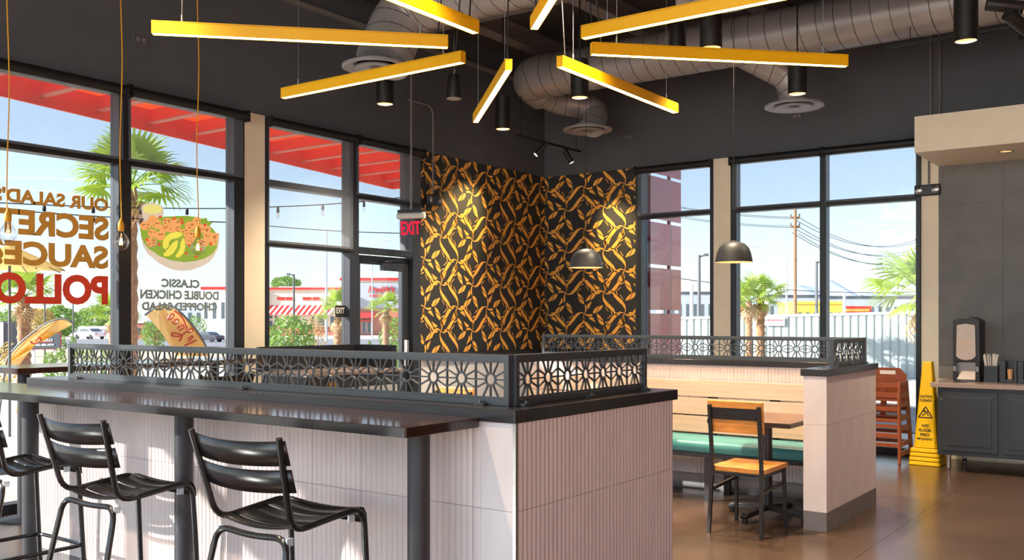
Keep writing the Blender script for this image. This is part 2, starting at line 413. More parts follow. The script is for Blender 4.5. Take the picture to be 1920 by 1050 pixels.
# roller shades ---------------------------------------------------------------
def roller_shade(a, b, zbot, wall, label):
    mid = (a + b) / 2
    t = thing('roller_shade', label, 'shade', (XL + .06, mid, 3.4) if wall == 'L' else (mid, YB - .06, 3.4), 0, 'roller shades in the windows', True)
    q = (lambda s, d, z: (XL + d, s, z)) if wall == 'L' else (lambda s, d, z: (s, YB - d, z))
    MB().tube([q(a, .075, 3.405), q(b, .075, 3.405)], .043, 18).build('roller', 'roller_black', t, True)
    MB().add([q(a + .02, .036, zbot), q(b - .02, .036, zbot), q(b - .02, .036, 3.40), q(a + .02, .036, 3.40)], [(0, 1, 2, 3)]).build('shade_cloth', 'shade_cloth', t)
    m = MB(); p0, p1 = q(a + .02, .032, zbot), q(b - .02, .040, zbot + .025)
    m.box(min(p0[0], p1[0]), max(p0[0], p1[0]), min(p0[1], p1[1]), max(p0[1], p1[1]), p0[2], p1[2]).build('hem_bar', 'roller_black', t)
    for s in (a + .004, b - .016):
        m = MB(); p0, p1 = q(s, .03, 3.35), q(s + .012, .12, 3.456)
        m.box(min(p0[0], p1[0]), max(p0[0], p1[0]), min(p0[1], p1[1]), max(p0[1], p1[1]), p0[2], p1[2]).build('bracket', 'roller_black', t)
roller_shade(3.03, 4.655, 2.80, 'L', 'shade above the window lettered with the big sauce slogan')
roller_shade(4.665, 5.90, 2.80, 'L', 'shade above the salad bowl picture, beside cream pier')
roller_shade(6.155, 7.345, 2.21, 'L', 'long shade drawn to the lower rail beside the glass door')
roller_shade(7.355, 8.43, 2.80, 'L', 'shade over the transom light above the glass door')
roller_shade(-5.95, -4.90, 2.80, 'B', 'shade with red slatted fin behind it, beside the leaf wallpaper')
roller_shade(-4.655, -3.54, 2.80, 'B', 'shade in the window with the utility pole, right of pale pier')
roller_shade(-3.53, -2.49, 2.80, 'B', 'shade in the last back window beside the cream soffit')
for y0, y1, lab in ((-1.84, -.24, 'shade in the window far behind the bar end'), (-.24, 1.36, 'shade in the second window behind the bar end'), (1.36, 3.01, 'shade in the window next to the slogan window')):
    roller_shade(y0, y1, 2.80, 'L', lab)

# wallpaper -------------------------------------------------------------------
LONG = [[(0, -5), (10, -40), (8, -75), (-25, -135), (-80, -205), (-122, -265), (-140, -318), (-205, -343), (-185, -362), (-150, -370), (-106, -302), (-70, -262), (-28, -215), (12, -135), (20, -75), (18, -38), (6, -5)],
        [(-106, -357), (-95, -352), (-78, -288), (-92, -300)], [(-56, -302), (-47, -300), (-8, -223), (-24, -236)]]
SHORT = [[(-4, 6), (-22, 45), (-30, 95), (-18, 150), (-2, 138), (-8, 80), (-6, 40), (3, 10)],
         [(4, 168), (20, 154), (62, 195), (86, 268), (10, 208)], [(8, 222), (84, 282), (96, 348), (50, 306)],
         [(-50, 74), (-33, 120), (-38, 152), (-95, 206)]]
KX, KZ = .001212, .000834
def conv(poly, turns):
    out = []
    for x, y in poly:
        px, pz = x * KX, -y * KZ
        for _ in range(turns % 4): px, pz = -pz, px
        out.append((px, pz))
    return out
LGAP = [[(0, -5), (10, -40), (8, -75), (-8, -105), (14, -112), (22, -75), (18, -38), (6, -5)],
        [(-24, -128), (-80, -205), (-122, -265), (-140, -318), (-205, -343), (-185, -362), (-150, -370), (-106, -302), (-70, -262), (-28, -215), (8, -140)]] + LONG[1:]
MOTIF = []
for k in range(4):
    ps = []
    for pl in LONG: ps.append(conv(pl, k))
    for pl in LGAP: ps.append(conv(pl, k + 1))
    for pl in SHORT: ps += [conv(pl, k), conv(pl, k + 1)]
    MOTIF.append(ps)
def clip(poly, a0, a1, z0, z1):
    for ax, lim, sg in ((0, a0, 1), (0, a1, -1), (1, z0, 1), (1, z1, -1)):
        out = []
        for i in range(len(poly)):
            p, q = poly[i - 1], poly[i]; ip = (p[ax] - lim) * sg >= 0; iq = (q[ax] - lim) * sg >= 0
            if ip != iq:
                t = (lim - p[ax]) / (q[ax] - p[ax]); out.append((p[0] + t * (q[0] - p[0]), p[1] + t * (q[1] - p[1])))
            if iq: out.append(q)
        poly = out
        if len(poly) < 3: return []
    return poly
def wallpaper(par, a0, a1, z0, z1, orig, wall):
    m = MB(); g = MB()
    q = (lambda s, d, z: (XL + d, s, z)) if wall == 'L' else (lambda s, d, z: (s, YB - d, z))
    p0, p1 = q(a0, 0, z0), q(a1, .006, z1)
    m.box(min(p0[0], p1[0]), max(p0[0], p1[0]), min(p0[1], p1[1]), max(p0[1], p1[1]), z0, z1)
    o = m.build('wallpaper', 'paper_black', par)
    for mm in range(-3, 10):
        for nn in range(-8, 12):
            if (nn + mm) % 2: continue
            cx, cz = orig[0] + .303 * nn, orig[1] - .2835 * mm
            if mm % 2 == 0: k = 3 if (nn % 4 == 0) else 2
            else: k = 0 if (nn % 4 == 3) else 1
            for pl in MOTIF[k]:
                c2 = clip([(cx + x, cz + z) for x, z in pl], a0 + .003, a1 - .003, z0, z1 - .003)
                if c2: g.prism([q(s, .0062, z) for s, z in c2], Vector(q(0, .0008, 0)) - Vector(q(0, 0, 0)))
    gp = g.build('leaf_print', 'paper_gold', o); gp.location = (0, 0, 0)
    off = par.location
    gp.data.transform(Matrix.Translation((-off.x, -off.y, -off.z)))
    gp['kind'] = 'stuff'
    return o
wallpaper(wl_, 8.45, YB - .006, 1.09, 3.455, (9.423, 3.05), 'L')
wallpaper(wb, XL + .006, -5.975, 1.09, 3.455, (-7.05, 2.98), 'B')
# white wainscot and dark ledge below the wallpaper
for k in range(3):
    MB().box(XL, XL + .02, 8.44 + k * .87, 8.44 + (k + 1) * .87 - .006, .1, 1.03).build('wainscot_panel', 'wainscot_white', wl_)
for k in range(2): MB().box(XL + .02 + k * .71, XL + .02 + (k + 1) * .71 - .006, YB - .02, YB, .1, 1.03).build('wainscot_panel', 'wainscot_white', wb)
struct(MB().box(XL, XL + .06, 8.44, YB, 1.03, 1.088).build('trim_4', 'cap_black'))
struct(MB().box(XL + .06, -5.96, YB - .06, YB, 1.03, 1.088).build('trim_5', 'cap_black'))
struct(MB().box(XL, XL + .025, 8.44, YB, 0, .1).build('baseboard_left', 'tile_base'))
struct(MB().box(XL + .025, -5.96, YB - .025, YB, 0, .1).build('baseboard_back', 'tile_base'))

# dark stone tiles on the service wall (stack bond)
MB().box(-2.304, 2.2, YB - .004, YB + .001, .86, 3.13).build('grout_bed', 'grout', wb)
tz = [2.924 - .2144 * k for k in range(-1, 10)]
for r in range(len(tz) - 1):
    for c_ in range(4):
        x0 = -2.302 + .628 * c_; z1 = min(tz[r], 3.128); z0 = max(tz[r + 1], .862)
        MB().box(x0, x0 + .623, YB - .012, YB - .004, z0 + .0025, z1 - .0025).build('tile', 'tile_wall', wb)

# ------------------------------------------------------------------ half walls clad in fluted tile
TW, TH0, TH1, TH2, CAPZ0, CAPZ1 = .305, .135, .745, 1.086, 1.086, 1.136
def fluted_mesh(w, h):
    """tile with ten rounded ribs; local x along the wall, y = outwards (negative), z up"""
    m = MB(); pr = []
    n = max(1, round(w / .0305)); p = (w - .002) / n
    for i in range(n):
        for t in (0, .12, .32, .5, .68, .88):
            pr.append((.001 + (i + t) * p, -.006 - .006 * (sin(pi * t) ** .6 if t else 0)))
    pr.append((.001 + n * p, -.006))
    pr = [(.001, 0)] + pr + [(.001 + n * p, 0)]
    k = len(pr)
    m.add([(x, y, .0008) for x, y in pr] + [(x, y, h - .0008) for x, y in pr], [(i, i + 1, k + i + 1, k + i) for i in range(k - 1)] + [tuple(range(k))[::-1], tuple(range(k, 2 * k))])
    return m.mesh('tile', 'tile_fluted')
def plain_mesh(w, h, mt): return MB().box(.001, w - .001, -.011, 0, .0008, h - .0008).mesh('tile', mt)
CACHE = {}
def tile_face(par, start, along, length, corner_at=None, cols_from=0):
    """clad one face; start = world xy of its left end seen from outside, along = rotation about z"""
    o = par.location; L = length; x = 0.
    segs = []
    if corner_at == 'end': L -= .165
    while x < L - .01:
        w = min(TW, L - x); segs.append((x, w, 'f')); x += w
    if corner_at == 'end': segs.append((L, .165, 'p'))
    ca, sa = cos(along), sin(along)
    for x, w, k in segs:
        for z0, z1, kind in ((0, TH0, 'b'), (TH0, TH1, k), (TH1, TH2, k)):
            key = (round(w, 3), round(z1 - z0, 3), kind)
            if key not in CACHE:
                CACHE[key] = fluted_mesh(w, z1 - z0) if kind == 'f' else plain_mesh(w, z1 - z0, 'tile_base' if kind == 'b' else 'tile_plain')
            ob = inst('base_tile' if kind == 'b' else 'tile', CACHE[key], par, (start[0] + ca * x - o.x, start[1] + sa * x - o.y, z0), (0, 0, along))
XF = -2.125                                                       # right faces of both half walls
hw = thing('half_wall', 'L-shaped half wall clad in pale fluted tile behind the bar counter', 'half wall', (-3.9, 3.06, 0), world_parts=True)
MB().box(-5.69, XF - .012, 2.985, 3.15, 0, TH2).box(-2.29, XF - .012, 3.15, 4.32, 0, TH2).build('core', 'tile_plain', hw)
tile_face(hw, (-5.69, 2.985), 0, 3.565, 'end')
tile_face(hw, (XF - .012, 2.974), pi / 2, 1.346)
tile_face(hw, (-2.302, 3.15), pi, 3.388)
MB().box(-5.70, -2.113, 2.955, 3.17, CAPZ0, CAPZ1).box(-2.31, -2.113, 3.17, 4.345, CAPZ0, CAPZ1).build('cap', 'cap_black', hw, bevel=.003)
MB().box(-2.136, -2.122, 2.972, 2.986, 0, TH2).build('corner_trim', 'steel', hw)
hw2 = thing('half_wall', 'half wall clad in pale fluted tile around the booth with wooden bench', 'half wall', (-3.7, 7.87, 0), world_parts=True)
MB().box(-5.40, XF - .012, 7.80, 7.955, 0, TH2).box(-2.29, XF - .012, 6.712, 7.80, 0, TH2).build('core', 'tile_plain', hw2)
tile_face(hw2, (-5.40, 7.80), 0, 3.11)
tile_face(hw2, (-2.29, 6.712), 0, .165, 'end')
tile_face(hw2, (XF - .012, 6.701), pi / 2, 1.254)
MB().box(-5.41, -2.113, 7.77, 7.97, CAPZ0, CAPZ1).box(-2.305, -2.113, 6.685, 7.77, CAPZ0, CAPZ1).build('cap', 'cap_black', hw2, bevel=.003)

# ------------------------------------------------------------------ sunburst screens on the caps
SW, SH = .151, .147
def sunburst_mesh():
    m = MB(); th = .008
    n = 20
    vs_ = []
    for r in (.0205, .0285):
        for y in (-th / 2, th / 2):
            for k in range(n): vs_.append((r * cos(2 * pi * k / n), y, r * sin(2 * pi * k / n)))
    fs = []
    for k in range(n):
        j = (k + 1) % n
        fs += [(k, j, n + j, n + k), (2 * n + k, 3 * n + k, 3 * n + j, 2 * n + j), (k, 2 * n + k, 2 * n + j, j), (n + k, n + j, 3 * n + j, 3 * n + k)]
    m.add(vs_, fs)
    hx, hz = SW / 2, SH / 2
    ends = [(0, hz), (.04, hz), (hx, hz * .5), (hx, 0), (hx, -hz * .5), (.04, -hz), (0, -hz), (-.04, -hz), (-hx, -hz * .5), (-hx, 0), (-hx, hz * .5), (-.04, hz)]
    for ex, ez in ends:
        l = math.hypot(ex, ez)
        m.bar((ex / l * .027, 0, ez / l * .027), (ex, 0, ez), .0062, th, (0, 1, 0))
    m.bar((hx, 0, -hz), (hx, 0, hz), .0072, th, (0, 1, 0))
    return m.mesh('sunburst', 'rail_metal')
SUNB = sunburst_mesh()
def screen_run(par, p0, p1, z0, n):
    """tube frame with n sunbursts between floor-plan points p0 and p1"""
    o = par.location; p0 = Vector((*p0, z0)); p1 = Vector((*p1, z0)); d = (p1 - p0).normalized(); L = (p1 - p0).length; up = Vector((0, 0, 1))
    t = .024; H = .203
    for nm, a, b in (('frame_bar', p0 + up * (t / 2), p1 + up * (t / 2)), ('frame_bar', p0 + up * (H - t / 2), p1 + up * (H - t / 2))):
        MB().bar(a, b, .03, t).build(nm, 'rail_metal', par)
    for a in (p0 + d * .012, p1 - d * .012): MB().bar(a + up * t, a + up * (H - t), .024, .03, d.cross(up)).build('frame_post', 'rail_metal', par)
    for z in (t + .004, H - t - .004): MB().bar(p0 + d * .024 + up * z, p1 - d * .024 + up * z, .01, .009).build('inner_bar', 'rail_metal', par)
    pitch = (L - .05) / n; ang = math.atan2(d.y, d.x)
    for k in range(n):
        q = p0 + d * (.025 + pitch * (k + .5)) + up * (H / 2)
        inst('sunburst', SUNB, par, q - o, (0, 0, ang), (pitch / SW, 1, 1))
    for k in range(3):
        q = p0 + d * (L * (.04 + .46 * k)); m = MB(); s = d.cross(up)
        m.bar(q + s * .015 + up * .004, q + s * .045 + up * .004, .05, .008).lathe([(.009, 0), (.009, .008), (.004, .013), (0, .0135)], 8, q + s * .034 + up * .006)
        m.build('foot_bracket', 'rail_metal', par)
s1 = thing('decorative_screen', 'dark metal sunburst screen on the half wall cap behind the bar', 'screen', (-3.9, 3.11, CAPZ1), world_parts=True)
screen_run(s1, (-5.49, 3.11), (-2.245, 3.11), CAPZ1 + .001, 21); screen_run(s1, (-2.245, 3.126), (-2.245, 4.24), CAPZ1 + .001, 7)
s2 = thing('decorative_screen', 'grey metal sunburst screen on the half wall above the bench', 'screen', (-3.7, 7.87, CAPZ1), world_parts=True)
screen_run(s2, (-5.29, 7.87), (-2.185, 7.87), CAPZ1 + .001, 20); screen_run(s2, (-2.2, 7.05), (-2.2, 7.855), CAPZ1 + .001, 5)

# ------------------------------------------------------------------ bar counter
bc = thing('bar_counter', 'long dark wood bar counter on round black posts with white fluted wall', 'bar counter', (-4.2, 2.75, 0), world_parts=True)
MB().box(-6.1, -2.283, 2.53, 2.953, 1.062, 1.10).build('bar_top', 'bar_wood', bc, bevel=.003)
MB().box(-6.1, -2.285, 2.526, 2.532, 1.063, 1.098).build('edge_band', 'stool_black', bc)
for u in (785, 345, 57):
    x = onY(u, 900, 2.80).x
    m = MB(); m.lathe([(0, 0), (.07, 0), (.07, .008), (.05, .014), (.044, .014), (.044, 1.035), (.1, 1.05), (.1, 1.061), (0, 1.061)], 28, (x, 2.80, .001))
    m.build('post', 'post_black', bc, True)
wc = thing('window_counter', 'narrow brown stand-up counter along the lettered window', 'counter', (-7.05, 4.5, 0), world_parts=True)
MB().box(-7.355, -6.74, 3.43, 5.62, 1.10, 1.14).build('counter_top', 'bar_wood', wc, bevel=.003)
for y in (3.66, 5.35): MB().lathe([(0, 0), (.17, 0), (.17, .012), (.055, .035), (.042, .035), (.042, 1.075), (.1, 1.085), (.1, 1.099), (0, 1.099)], 24, (-7.1, y, .001)).build('post', 'post_black', wc, True)

# ------------------------------------------------------------------ bar stools
def make_stool(label):
    t = thing('bar_stool', label, 'bar stool', (0, 0, 0), 0, 'black slatted metal bar stools')
    r = .0125; w = .212
    for s in (-1, 1):
        MB().tube(path([(s * .25, -.25, 1.065), (s * w, -.16, .712), (s * w, .205, .752), (s * (w + .012), .245, .013)], .075, 6), r, 10).build('side_tube', 'stool_black', t, True)
    MB().tube(path([(-.245, -.31, .013), (-w + .012, -.165, .69), (0, -.165, .677), (w - .012, -.165, .69), (.245, -.31, .013)], .07, 6), r, 10).build('rear_leg_hoop', 'stool_black', t, True)
    MB().tube(path([(-.232, -.25, .31), (-.222, .235, .31), (.222, .235, .31), (.232, -.25, .31)], .05, 5), .0105, 8).build('foot_rest', 'stool_black', t, True)
    for y, z in ((-.17, .69), (.14, .725)):
        MB().box(-.2, -.19, y, y + .03, z - .028, z).build('clear_bumper', 'glide_clear', t); MB().box(.19, .2, y, y + .03, z - .028, z).build('clear_bumper', 'glide_clear', t)
    def slat(name, rows, x0, x1, dip, mat_='stool_black', n=12):
        m = MB(); k = n + 1; vs_ = []
        for (y, z, ny, nz) in rows:
            for i in range(k):
                q = i / n * 2 - 1; vs_.append((x0 + (x1 - x0) * i / n, y + ny * dip * (1 - q * q), z + nz * dip * (1 - q * q)))
        fs = [(a * k + i, a * k + i + 1, (a + 1) * k + i + 1, (a + 1) * k + i) for a in range(len(rows) - 1) for i in range(n)]
        m.add(vs_, fs); ob = m.build(name, mat_, t, True)
        md = ob.modifiers.new('gauge', 'SOLIDIFY'); md.thickness = .004; md.offset = 0
        return ob
    # backrest: two curved slats outside the tubes
    for z0, z1 in ((.965, 1.055), (.865, .950)):
        y = lambda z: -.16 - (z - .74) * .277 + .014
        slat('back_slat', [(y(z0), z0, -1, -.3), (y((z0 + z1) / 2), (z0 + z1) / 2, -1, -.3), (y(z1), z1, -1, -.3)], -.262, .262, .04)
    # seat: slats with a dished middle and a waterfall front
    for ya, yb, za, zb in ((-.15, -.085, .727, .725), (-.072, .065, .725, .738), (.078, .175, .740, .750)):
        slat('seat_slat', [(ya, za, 0, -1), ((ya + yb) / 2, (za + zb) / 2, 0, -1), (yb, zb, 0, -1)], -.205, .205, .022)
    slat('seat_slat', [(.182, .751, 0, -1), (.212, .745, 0, -.8), (.228, .718, 0, -.4), (.232, .68, 0, 0)], -.205, .205, .016)
    return t
st = make_stool('slatted black stool at the bar, the one beside the end post')
st.location = (-2.875, 2.50, 0)
dup(st, (-3.92, 2.47, 0), 0, 'slatted black stool at the bar, the middle one of the row')
dup(st, (-4.95, 2.52, 0), 0, 'slatted black stool at the bar, closest to the windows')
dup(st, (-6.42, 4.78, 0), pi / 2, 'slatted black stool at the window counter below the salad bowl picture')
dup(st, (-6.42, 3.78, 0), pi / 2 + .1, 'slatted black stool at the window counter below the big slogan')

# ------------------------------------------------------------------ booth bench, tables and chairs
bn = thing('booth_bench', 'long booth bench with oak slat back and teal vinyl seat', 'bench', (-3.85, 7.5, 0), world_parts=True)
BX0, BX1 = -5.37, -2.30
for z0, z1 in ((.818, .957), (.66, .803), (.505, .647)):
    MB().box(BX0, BX1, 7.70, 7.722, z0, z1).build('back_slat', 'wood_oak', bn, bevel=.002)
for k in range(6):
    x = BX0 + .25 + k * .55
    MB().box(x, x + .06, 7.722, 7.785, .37, .95).build('back_upright', 'iron_black', bn)
def cushion(x0, x1):
    m = MB(); n = 9; pr = []
    for i in range(n):
        a = pi * .5 * i / (n - 1); pr.append((7.27 - .05 * cos(a) , .44 + .052 * sin(a)))
    pr = [(7.235, .40)] + pr + [(7.45, .50), (7.69, .492), (7.69, .40)]
    k = len(pr)
    m.add([(x0, y, z) for y, z in pr] + [(x1, y, z) for y, z in pr], [(i, (i + 1) % k, k + (i + 1) % k, k + i) for i in range(k)] + [tuple(range(k)), tuple(range(k, 2 * k))[::-1]])
    m.build('seat_cushion', 'vinyl_teal', bn, True, .008)
cushion(BX0, -3.84); cushion(-3.836, BX1)
MB().box(BX0, BX1, 7.24, 7.69, .362, .398).build('seat_frame', 'iron_black', bn)
for x in (-5.2, -4.25, -3.3, -2.42): 
    MB().box(x, x + .05, 7.27, 7.32, 0, .362).build('leg', 'iron_black', bn); MB().box(x, x + .05, 7.66, 7.71, 0, .362).build('leg', 'iron_black', bn)

def make_table(label):
    t = thing('pedestal_table', label, 'table', (0, 0, 0), 0, 'brown pedestal tables along the bench')
    MB().box(-.31, .31, -.38, .38, .715, .75).build('table_top', 'table_top', t, bevel=.003)
    MB().box(-.313, .313, -.383, .383, .717, .748).build('edge_band', 'iron_black', t)
    MB().lathe([(.038, .05), (.038, .70), (.13, .705), (.13, .714)], 18).build('column', 'iron_black', t, True)
    for k in range(4):
        a = -.17 + k * pi / 2; d = Vector((cos(a), sin(a), 0)); m = MB()
        m.bar(d * .02 + Vector((0, 0, .075)), d * .31 + Vector((0, 0, .05)), .055, .04)
        m.bar(d * .27 + Vector((0, 0, .055)), d * .33 + Vector((0, 0, .04)), .06, .03); m.lathe([(0, 0), (.022, 0), (.022, .03), (0, .03)], 10, d * .305)
        m.build('foot', 'iron_black', t, bevel=.006)
    return t
tb = make_table('brown pedestal table at bench end beside the tiled end wall, wooden chair drawn up')
tb.location = (-2.66, 6.98, 0)
dup(tb, (-3.95, 6.98, 0), 0, 'brown pedestal table at the middle of the bench')
dup(tb, (-5.10, 6.98, 0), 0, 'brown pedestal table at the bench end nearer the wallpaper corner')

def make_chair(label):
    t = thing('dining_chair', label, 'chair', (0, 0, 0), 0, 'wood and black metal dining chairs')
    q = .024
    for s in (-1, 1):
        m = MB(); x = s * .178
        m.bar((s * .19, -.243, 0), (x, -.213, .425), q, q, (0, 1, 0)); m.bar((x, -.213, .425), (x, -.213, .50), q, q, (0, 1, 0)); m.bar((x, -.213, .50), (x, -.262, .895), q, q, (0, 1, 0))
        m.build('rear_leg', 'iron_black', t, bevel=.002)
        MB().bar((s * .185, .235, 0), (x, .215, .43), q, q, (0, 1, 0)).build('front_leg', 'iron_black', t, bevel=.002)
        MB().bar((s * .181, -.222, .30), (s * .18, .222, .33), .02, .02).build('stretcher', 'iron_black', t)
        MB().bar((x, -.213, .418), (x, .215, .418), q, q).build('seat_rail', 'iron_black', t)
    for y in (-.213, .215): MB().bar((-.178, y, .418), (.178, y, .418), q, q).build('seat_rail', 'iron_black', t)
    # saddle seat
    n = 14; vs_ = []; fs = []
    for j in range(n + 1):
        for i in range(n + 1):
            x = -.197 + .394 * i / n; y = -.2 + .44 * j / n
            h = .014 * math.exp(-((abs(x) - .085) / .06) ** 2) * max(0, 1 - ((y + .03) / .19) ** 2); vs_.append((x, y, .462 - h))
    for j in range(n):
        for i in range(n): a = j * (n + 1) + i; fs.append((a, a + 1, a + n + 2, a + n + 1))
    bt = len(vs_); ring = [i for i in range(n + 1)] + [j * (n + 1) + n for j in range(1, n + 1)] + [n * (n + 1) + i for i in range(n - 1, -1, -1)] + [j * (n + 1) for j in range(n - 1, 0, -1)]
    vs_ += [(vs_[i][0], vs_[i][1], .431) for i in ring]
    for k in range(len(ring)): fs.append((ring[k], ring[(k + 1) % len(ring)], bt + (k + 1) % len(ring), bt + k))
    fs.append(tuple(range(bt, bt + len(ring))))
    MB().add(vs_, fs).build('seat', 'wood_chair', t, True)
    # back panel in front of the uprights, steel band behind it
    M = Matrix.Translation((0, -.235, .70)) @ Matrix.Rotation(radians(7), 4, 'X')
    MB().box(-.2, .2, .012, .034, .0, .222, M).build('backrest', 'wood_chair', t, bevel=.004)
    b = MB().box(-.168, .168, .004, .011, .095, .175, M).build('back_band', 'iron_black', t)
    for bx_, bz in ((-.15, .155), (-.15, .115), (0, .135), (.15, .155), (.15, .115)):
        MB().lathe([(0, .006), (.006, .004), (.007, 0), (.0, 0)], 8, (0, 0, 0), M @ Matrix.Translation((bx_, .004, bz)) @ Matrix.Rotation(radians(90), 4, 'X')).build('bolt', 'iron_black', b)
    return t
ch = make_chair('oak seat chair at the table beside the tiled end wall of the booth')
ch.location = (-2.605, 6.475, 0)
dup(ch, (-5.02, 6.40, 0), 0, 'oak seat chair at the table nearer the wallpaper corner')

# ------------------------------------------------------------------ waste station by the windows
ws = thing('waste_station', 'dark grey waste station cabinet with raised tray rim near the glass door', 'cabinet', (-6.65, 6.35, 0), world_parts=True)
MB().box(-6.95, -6.35, 5.75, 6.95, .04, .98).build('body', 'cabinet_black', ws, bevel=.004)
MB().box(-6.98, -6.32, 5.72, 6.98, .98, 1.01).build('top', 'counter_stone', ws, bevel=.003)
MB().box(-6.98, -6.95, 5.72, 6.98, 1.01, 1.235).box(-6.95, -6.42, 6.95, 6.98, 1.01, 1.235).build('tray_rim', 'plastic_black', ws)
for y in (5.8, 6.38): 
    d = MB().box(-6.349, -6.335, y, y + .52, .12, .86).build('door', 'stucco_grey', ws, bevel=.003)
    MB().box(-6.334, -6.33, y + .14, y + .38, .68, .8).build('push_flap', 'plastic_black', ws)
MB().box(-6.334, -6.331, 6.0, 6.09, .87, .93).build('emblem', 'print_gold', ws)

# ------------------------------------------------------------------ sunburst of yellow linear pendants
def rf(r, f, z): return Vector((CC * r - SS * f, SS * r + CC * f, z))
LC = (.05, 5.68); LZ = 3.07
NAMES = ['pointing at the service counter soffit', 'pointing at the back windows', 'pointing at the wallpaper corner', 'pointing at the glass door',
         'pointing at the salad bowl window', 'crossing above the bar stools', 'pointing back over the bar end post', 'pointing over the tiled half wall corner']
for k in range(8):
    a = radians(9.5 + 45 * k); d = (cos(a), sin(a))
    p0 = rf(LC[0] + d[0] * .43, LC[1] + d[1] * .43, LZ); p1 = rf(LC[0] + d[0] * 2.08, LC[1] + d[1] * 2.08, LZ)
    up = Vector((0, 0, 1)); dd = (p1 - p0).normalized()
    t = thing('linear_pendant', 'yellow linear pendant light bar in the sunburst, ' + NAMES[k], 'pendant light', (p0 + p1) / 2, 0, 'yellow light bars of the sunburst', True)
    m = MB(); h = .072; w = .046
    s = dd.cross(up)
    # channel: top, two sides, ends, open below for the diffuser
    m.bar(p0 + up * (h - .004), p1 + up * (h - .004), w, .008)
    for q in (-1, 1): m.bar(p0 + s * (q * (w / 2 - .002)) + up * (h / 2 - .002), p1 + s * (q * (w / 2 - .002)) + up * (h / 2 - .002), .004, h - .004)
    for e, q in ((p0, 1), (p1, -1)): m.bar(e + up * (h / 2), e + dd * (.004 * q) + up * (h / 2), w, h)
    m.build('housing', 'lamp_yellow', t)
    MB().bar(p0 + dd * .005 + up * .006, p1 - dd * .005 + up * .006, w - .009, .008).build('diffuser', 'led', t)
    for q in (.16, 1.49):
        e = p0 + dd * q + up * h
        MB().tube([e, Vector((e.x, e.y, 4.945))], .0018, 5).build('suspension_wire', 'cable_steel', t)
        MB().tube([e, e + up * .045], .006, 8).build('gripper', 'cable_steel', t, True)
    e = p0 + dd * .06 + up * h
    hub = rf(LC[0] + d[0] * .2, LC[1] + d[1] * .2, 4.945)
    MB().tube([e, e + up * .3 + dd * -.03, e * .4 + hub * .6 + dd * .02, hub], .005, 6).build('feed_cord', 'cord_black', t, True)

# ------------------------------------------------------------------ ducts and diffusers
def helix(center_path, r, pitch):
    pts = []; P = [Vector(p) for p in center_path]; acc = 0
    nrm = None
    for i in range(len(P) - 1):
        t = (P[i + 1] - P[i]); L = t.length; t.normalize()
        if nrm is None:
            nrm = t.orthogonal().normalized()
        nrm = (nrm - t * nrm.dot(t)).normalized(); bn = t.cross(nrm)
        n = max(2, int(L / pitch * 20))
        for k in range(n):
            s = L * k / n; a = 2 * pi * (acc + s) / pitch; pts.append(P[i] + t * s + (nrm * cos(a) + bn * sin(a)) * r)
        acc += L
    return pts
def duct(label, runs, group=None):
    t = thing('air_duct', label, 'duct', runs[0][0][0], 0, group, True)
    for pts, r, bend in runs:
        P = path(pts, bend, 8)
        MB().tube(P, r, 32).build('duct_run', 'duct_metal', t, True)
        MB().tube(helix(P, r + .001, .17), .0038, 5).build('seam', 'duct_seam', t, True)
    return t
def ring(c, n_, r, w=.03):
    return c
D1Y, DZ = 9.46, 4.37
d1 = duct('round grey spiral duct along the back wall ending above the wallpaper corner',
          [([(4.3, D1Y, DZ), (-6.62, D1Y, DZ), (-6.62, 10.15, 4.08), (-6.10, 10.15, 3.98), (-6.10, 10.05, 3.83)], .25, .3)][:0] +
          [([(4.3, D1Y, DZ), (-6.55, D1Y, DZ), (-6.55, 9.75, DZ - .08)], .25, .34), ([(-6.58, 9.5, DZ - .06), (-6.5, 9.9, 4.18), (-6.10, 10.3, 4.10), (-6.06, 10.08, 3.83)], .155, .2),
           ([(-3.95, 9.5, 4.3), (-3.5, 9.82, 4.02), (-3.456, 9.834, 3.76)], .15, .18)])
d2 = duct('round grey spiral duct over the booths ending above the long window',
          [([(4.3, 6.62, DZ), (-6.0, 6.62, DZ), (-6.0, 6.34, 3.80)], .25, .34), ([(-2.76, 6.55, 4.2), (-2.76, 6.45, 3.80)], .15, .1)])
def diffuser(x, y, z, label):
    t = thing('air_diffuser', label, 'diffuser', (x, y, z), 0, 'round ceiling diffusers')
    MB().lathe([(.16, .07), (.17, .045), (.30, .02), (.302, .0), (.285, -.006), (.20, .022), (.165, .045)], 40).build('outer_cone', 'diffuser_grey', t, True)
    MB().lathe([(.0, .03), (.12, .035), (.185, .005), (.19, -.012), (.175, -.014), (.09, .0), (0, .004)], 40).build('middle_cone', 'diffuser_grey', t, True)
    MB().lathe([(.0, -.012), (.055, -.016), (.065, -.024), (.05, -.026), (.02, -.016), (0, -.016)], 28).build('centre_cone', 'diffuser_grey', t, True)
    MB().lathe([(.0, .045), (.155, .046), (.155, .07), (0, .07)], 32).build('collar', 'roller_black', t, True)
    return t
diffuser(-6.09, 10.04, 3.79, 'round air diffuser hanging before the wallpaper corner')
diffuser(-3.456, 9.834, 3.70, 'round air diffuser above the outlet between the back windows')
diffuser(-6.02, 6.27, 3.74, 'round air diffuser above the window beside the glass door')
diffuser(-2.807, 6.42, 3.76, 'round air diffuser on the near duct above the yellow bars')

